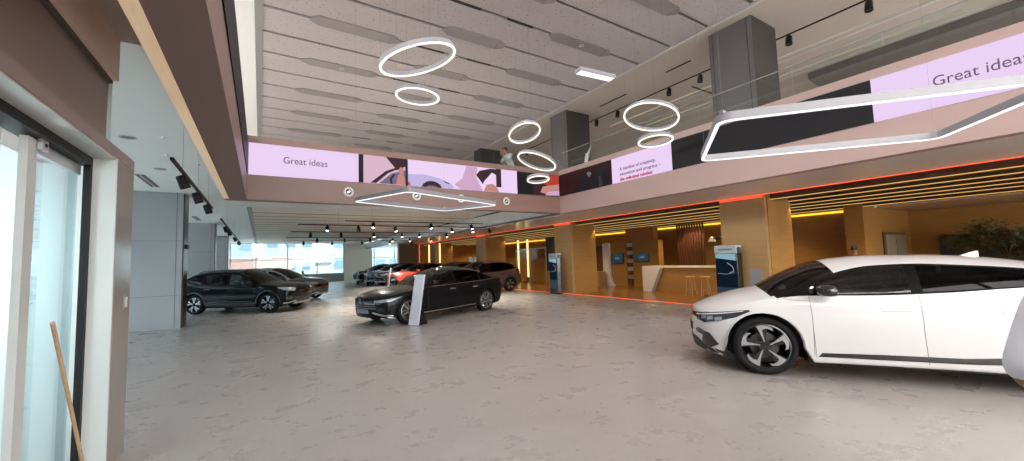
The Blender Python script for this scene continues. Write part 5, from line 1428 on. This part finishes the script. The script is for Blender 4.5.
def person(label, loc, rz, J, shirt, trousers, hairlen=.0, group=None, sleeves='short', scale=1.0):
    t = thing('person', label, 'person', loc, rz, group); t.scale = (scale,)*3
    N = {'pelvis': (*J['pelvis'], (.11, .085)), 'waist': (*J['waist'], (.10, .075)), 'chest': (*J['chest'], (.09, .062)), 'neckb': (*J['neckb'], .056), 'neck': (*J['neck'], .052),
         'jaw': (*J['jaw'], (.058, .068)), 'head': (*J['head'], (.074, .088)), 'crown': (*J['crown'], (.055, .065))}
    E = [('pelvis', 'waist'), ('waist', 'chest'), ('chest', 'neckb'), ('neckb', 'neck'), ('neck', 'jaw'), ('jaw', 'head'), ('head', 'crown')]
    for s in 'lr':
        N['sh'+s] = (*J['sh'+s], .048); N['el'+s] = (*J['el'+s], .040); N['wr'+s] = (*J['wr'+s], .027); N['pa'+s] = (*J['pa'+s], (.038, .02))
        N['hip'+s] = (*J['hip'+s], .088); N['kn'+s] = (*J['kn'+s], .056); N['an'+s] = (*J['an'+s], .036); N['to'+s] = (*J['to'+s], .035)
        E += [('chest', 'sh'+s), ('sh'+s, 'el'+s), ('el'+s, 'wr'+s), ('wr'+s, 'pa'+s), ('pelvis', 'hip'+s), ('hip'+s, 'kn'+s), ('kn'+s, 'an'+s), ('an'+s, 'to'+s)]
        wv, pv = Vector(J['wr'+s]), Vector(J['pa'+s]); f = (pv-wv).normalized(); side = f.cross(Vector((0, 0, 1)) if abs(f.z) < .9 else Vector((1, 0, 0))).normalized()
        curl = Vector((0, .25, -.15)) if abs(f.z) < .9 else Vector((0, .35, 0))
        for k, (off, L) in enumerate(((-.027, .062), (-.009, .075), (.009, .07), (.026, .055))):
            a = pv+side*off+f*.02; b1 = a+f*L*.55; b2 = b1+(f*.75+curl).normalized()*L*.5
            N['f%d%s' % (k, s)] = (*a, .0095); N['g%d%s' % (k, s)] = (*b1, .009); N['h%d%s' % (k, s)] = (*b2, .0075)
            E += [('pa'+s, 'f%d%s' % (k, s)), ('f%d%s' % (k, s), 'g%d%s' % (k, s)), ('g%d%s' % (k, s), 'h%d%s' % (k, s))]
        a = wv.lerp(pv, .55)+side*.035; b1 = a+(f*.7+side*.6).normalized()*.04
        N['t0'+s] = (*a, .011); N['t1'+s] = (*b1, .009); E += [('pa'+s, 't0'+s), ('t0'+s, 't1'+s)]
    limb_mesh('body', N, E, SKIN, t)
    # clothing
    S = {'waist': (*J['waist'], (.155, .118)), 'hem': (J['pelvis'][0], J['pelvis'][1], J['pelvis'][2]-.05, (.178, .14)), 'chest': (*J['chest'], (.17, .125)), 'neckb': (*(Vector(J['neckb'])+Vector((0, 0, .005))), .076)}
    S['yoke'] = (*(Vector(J['chest']).lerp(Vector(J['neckb']), .55)), (.135, .098))
    e = [('waist', 'hem'), ('waist', 'chest'), ('chest', 'yoke'), ('yoke', 'neckb')]
    for s in 'lr':
        S['sh'+s] = (*J['sh'+s], .082); el = Vector(J['el'+s]); sh_ = Vector(J['sh'+s])
        S['sl'+s] = (*(sh_.lerp(el, 1.06 if sleeves == 'wide' else .95)), .072 if sleeves == 'wide' else .058); e += [('yoke', 'sh'+s), ('sh'+s, 'sl'+s)]
        if sleeves == 'long':
            S['cf'+s] = (*(el.lerp(Vector(J['wr'+s]), .93)), .042); e += [('sl'+s, 'cf'+s)]
    limb_mesh('shirt', S, e, shirt, t)
    S = {'top': (*(Vector(J['pelvis']).lerp(Vector(J['waist']), .35)), (.145, .112)), 'pelvis': (*(Vector(J['pelvis'])+Vector((0, 0, -.02))), (.125, .112))}; e = [('top', 'pelvis')]
    for s in 'lr':
        S['hip'+s] = (*(Vector(J['hip'+s])+Vector((0, 0, -.10))), .098); S['kn'+s] = (*J['kn'+s], .076); S['an'+s] = (*(Vector(J['an'+s])+Vector((0, 0, .03))), .062); e += [('pelvis', 'hip'+s), ('hip'+s, 'kn'+s), ('kn'+s, 'an'+s)]
    limb_mesh('trousers', S, e, trousers, t)
    for s in 'lr':
        a, b_ = Vector(J['an'+s]), Vector(J['to'+s])
        limb_mesh('shoe', {'a': (a.x, a.y-.03, .045, .044), 'b': (*((a+b_)/2).xy, .045, .045), 'c': (b_.x, b_.y+.02, .038, .036)}, [('a', 'b'), ('b', 'c')], M['black'], t)
    hd = Vector(J['head']); up_ = (Vector(J['crown'])-Vector(J['jaw'])).normalized()
    # hair cap, ears, eyes, nose, mouth
    fwd_ = Vector((0, 1, 0)); 
    vs, fs = [], []; n1, n2 = 16, 9
    for i in range(n2+1):
        ph = PI*.5*(1-i/n2)*1.0
        for j in range(n1):
            th = 2*PI*j/n1; low = -.25 if math.sin(th) < .35 else .30
            phi = (PI/2)*(1-i/n2)+(low)*(i/n2)
            vs.append(tuple(hd+Vector((.088*math.cos(phi)*math.cos(th), .104*math.cos(phi)*math.sin(th)-.006, .118*math.sin(phi)+.018))))
    for i in range(n2):
        for j in range(n1): fs.append((i*n1+j, i*n1+(j+1) % n1, (i+1)*n1+(j+1) % n1, (i+1)*n1+j))
    hc = MB().add(vs, fs, HAIR).build('hair', t, 60)
    fz = MB(); 
    fz.lathe([(0, -.014), (.012, -.006), (.012, .006), (0, .014)], 8, 'z', tuple(hd+Vector((0, .098, -.035))), SKIN); fz.build('nose', t, 60)
    for s in (-1, 1):
        MB().lathe([(0, -.011), (.009, -.005), (.009, .005), (0, .011)], 8, 'x', tuple(hd+Vector((s*.031, .084, -.002))), pbr('eye_dark', (.05, .03, .02), .2)).build('eye', t, 60)
        MB().lathe([(0, -.034), (.012, -.02), (.016, .01), (0, .034)], 8, 'z', tuple(hd+Vector((s*.084, -.005, -.02))), SKIN).build('ear', t, 60)
    MB().obox(tuple(hd+Vector((0, .083, -.075))), (.024, 0, 0), (0, .008, 0), (0, 0, .006), pbr('lips', (.20, .07, .055), .5)).build('mouth', t)
    return t
def joints(**over):
    J = dict(pelvis=(0, 0, .95), waist=(0, .0, 1.10), chest=(0, 0, 1.32), neckb=(0, 0, 1.47), neck=(0, .01, 1.53), jaw=(0, .03, 1.59), head=(0, .025, 1.665), crown=(0, .01, 1.735),
        shl=(-.19, 0, 1.42), ell=(-.24, -.02, 1.13), wrl=(-.26, .05, .89), pal=(-.26, .075, .82), shr=(.19, 0, 1.42), elr=(.24, -.02, 1.13), wrr=(.26, .05, .89), par=(.26, .075, .82),
        hipl=(-.10, 0, .90), knl=(-.11, .02, .50), anl=(-.12, -.01, .09), tol=(-.13, .14, .035), hipr=(.10, 0, .90), knr=(.11, .02, .50), anr=(.12, -.01, .09), tor=(.13, .14, .035))
    J.update(over); return J
ws = pbr('white_shirt_cloth', (.72, .73, .80), .8, bump=.25, bscale=14)
gt = pbr('dark_trouser_cloth', (.03, .03, .038), .8)
# person at the edge of the view, elbow out, facing the cars
person('person in a loose white shirt standing at the flank of the white car, elbow bent', (2.94, .094, 0), math.radians(-32),
    joints(shl=(-.20, .02, 1.38), ell=(-.41, -.02, 1.06), wrl=(-.22, .06, .97), pal=(-.15, .09, .955), shr=(.20, .02, 1.40)), ws, gt, sleeves='wide')
person('person with short dark hair and dark clothes standing in the lounge behind the white car', (14.0, 4.30, 0), math.radians(-80), joints(shl=(-.19, 0, 1.46), shr=(.19, 0, 1.46), chest=(0, 0, 1.36), neckb=(0, 0, 1.50)), pbr('dark_jacket', (.035, .025, .03), .8), gt, sleeves='long', scale=.935)
person('person in a pale grey shirt leaning back on the dark cabinet upstairs', (7.80, 12.2, 4.052), math.radians(90),
    joints(pelvis=(0, -.05, .88), chest=(0, .12, 1.24), waist=(0, .02, 1.03), neckb=(0, .19, 1.37), neck=(0, .22, 1.42), jaw=(0, .26, 1.46), head=(0, .28, 1.535), crown=(0, .29, 1.60), shl=(-.19, .15, 1.32), shr=(.19, .15, 1.32),
    ell=(-.22, .30, 1.10), wrl=(-.20, .45, 1.28), pal=(-.20, .50, 1.31), elr=(.22, .30, 1.10), wrr=(.20, .45, 1.28), par=(.20, .50, 1.31), hipl=(-.10, -.05, .84), hipr=(.10, -.05, .84)),
    pbr('grey_green_shirt', (.26, .30, .28), .8), gt, sleeves='long')

# ------------------------------------------------------------------ light
w = bpy.data.worlds.new('World'); SC.world = w; w.use_nodes = True
nt = w.node_tree; nt.nodes.clear()
out = nt.nodes.new('ShaderNodeOutputWorld'); bg = nt.nodes.new('ShaderNodeBackground')
tc = nt.nodes.new('ShaderNodeTexCoord')
# hazy sky: brightest on the entrance side, paler blue towards the far end
dt = nt.nodes.new('ShaderNodeVectorMath'); dt.operation = 'DOT_PRODUCT'; dt.inputs[1].default_value = (-.86, -.36, .36)
nt.links.new(tc.outputs['Generated'], dt.inputs[0])
rp = nt.nodes.new('ShaderNodeValToRGB'); nt.links.new(dt.outputs['Value'], rp.inputs[0])
rp.color_ramp.elements[0].position = .05; rp.color_ramp.elements[0].color = (.80, .89, .94, 1)
rp.color_ramp.elements[1].position = .75; rp.color_ramp.elements[1].color = (1.0, .96, .935, 1)
mr = nt.nodes.new('ShaderNodeMapRange'); mr.interpolation_type = 'SMOOTHSTEP'
mr.inputs['From Min'].default_value = -.15; mr.inputs['From Max'].default_value = .95; mr.inputs['To Min'].default_value = 7.5; mr.inputs['To Max'].default_value = 12.5
nt.links.new(dt.outputs['Value'], mr.inputs['Value'])
nt.links.new(rp.outputs[0], bg.inputs[0]); nt.links.new(mr.outputs[0], bg.inputs[1]); nt.links.new(bg.outputs[0], out.inputs[0])
def portal(loc, rot, sx_, sy_):
    l = bpy.data.lights.new('window_portal', 'AREA'); l.shape = 'RECTANGLE'; l.size = sx_; l.size_y = sy_; l.cycles.is_portal = True
    o = bpy.data.objects.new('window_portal', l); COL.objects.link(o); o.location = loc; o.rotation_euler = rot
portal((10.3, -6.75, 4.1), (PI/2, 0, 0), 27.4, 8.2)          # shop front, facing in (+y)
portal((-3.2, 23.6, 1.9), (0, -PI/2, 0), 3.75, 36.8)          # left facade, facing +x
portal((-8.1, 17.5, 6.1), (0, -PI/2, 0), 4.1, 47)          # upper left glazing
portal((4.5, YE+.4, 2.2), (-PI/2, 0, 0), 15.5, 3.1)           # far end, facing -y
def spot(loc, target, power, size=70, col=(1, .86, .66), r=.05):
    l = bpy.data.lights.new('spot', 'SPOT'); l.energy = power; l.spot_size = math.radians(size); l.spot_blend = .6; l.color = col; l.shadow_soft_size = r
    o = bpy.data.objects.new('spot', l); COL.objects.link(o); o.location = loc
    o.rotation_euler = (Vector(target)-Vector(loc)).to_track_quat('-Z', 'Y').to_euler()
def point(loc, power, col=(1, .86, .66), r=.1):
    l = bpy.data.lights.new('lamp', 'POINT'); l.energy = power; l.color = col; l.shadow_soft_size = r
    o = bpy.data.objects.new('lamp', l); COL.objects.link(o); o.location = loc
for i, L in heads.items():
    for (x, lit) in L:
        if lit: spot((x, tr[i][2]-.05, TZ-.24), (x, tr[i][2]-.9, 0), 420 if i < 2 else 650, 110, (1, .92, .80))
point((-2.2, 3.7, 1.7), 75, (.92, .97, 1), .3)  # unseen fill lamp added to brighten the vestibule behind the door glass
for (x, y) in ATR_FILL: spot((x, y, ZU-.06), (x, y, 0), 330, 120, (1, .94, .89), .06)  # added fill from the high ceiling
# warm downlights of the lounge
for y in (0.5, 3.5, 8, 11, 16, 19.5, 24, 27.5, 31.5):
    for x in (13.6, 16.4): spot((x, y, ZL-.12), (x, y, 0), 150, 130, (1, .66, .29), .15)
for y in (13.2, 5.25, 21.15, 29.2): spot((12.96, y, ZL-.16), (12.75, y-.02, 0), 25, 80, (1, .66, .28), .04)
SC.view_settings.view_transform = 'Standard'; SC.view_settings.look = 'None'; SC.view_settings.gamma = 1; SC.view_settings.use_curve_mapping = False
SC.view_settings.exposure = 0.0
SC.cycles.use_denoising = True
SC.cycles.max_bounces = 10; SC.cycles.diffuse_bounces = 5; SC.cycles.glossy_bounces = 4; SC.cycles.transparent_max_bounces = 16; SC.cycles.transmission_bounces = 4
SC.cycles.sample_clamp_indirect = 4.0; SC.cycles.caustics_reflective = False; SC.cycles.caustics_refractive = False
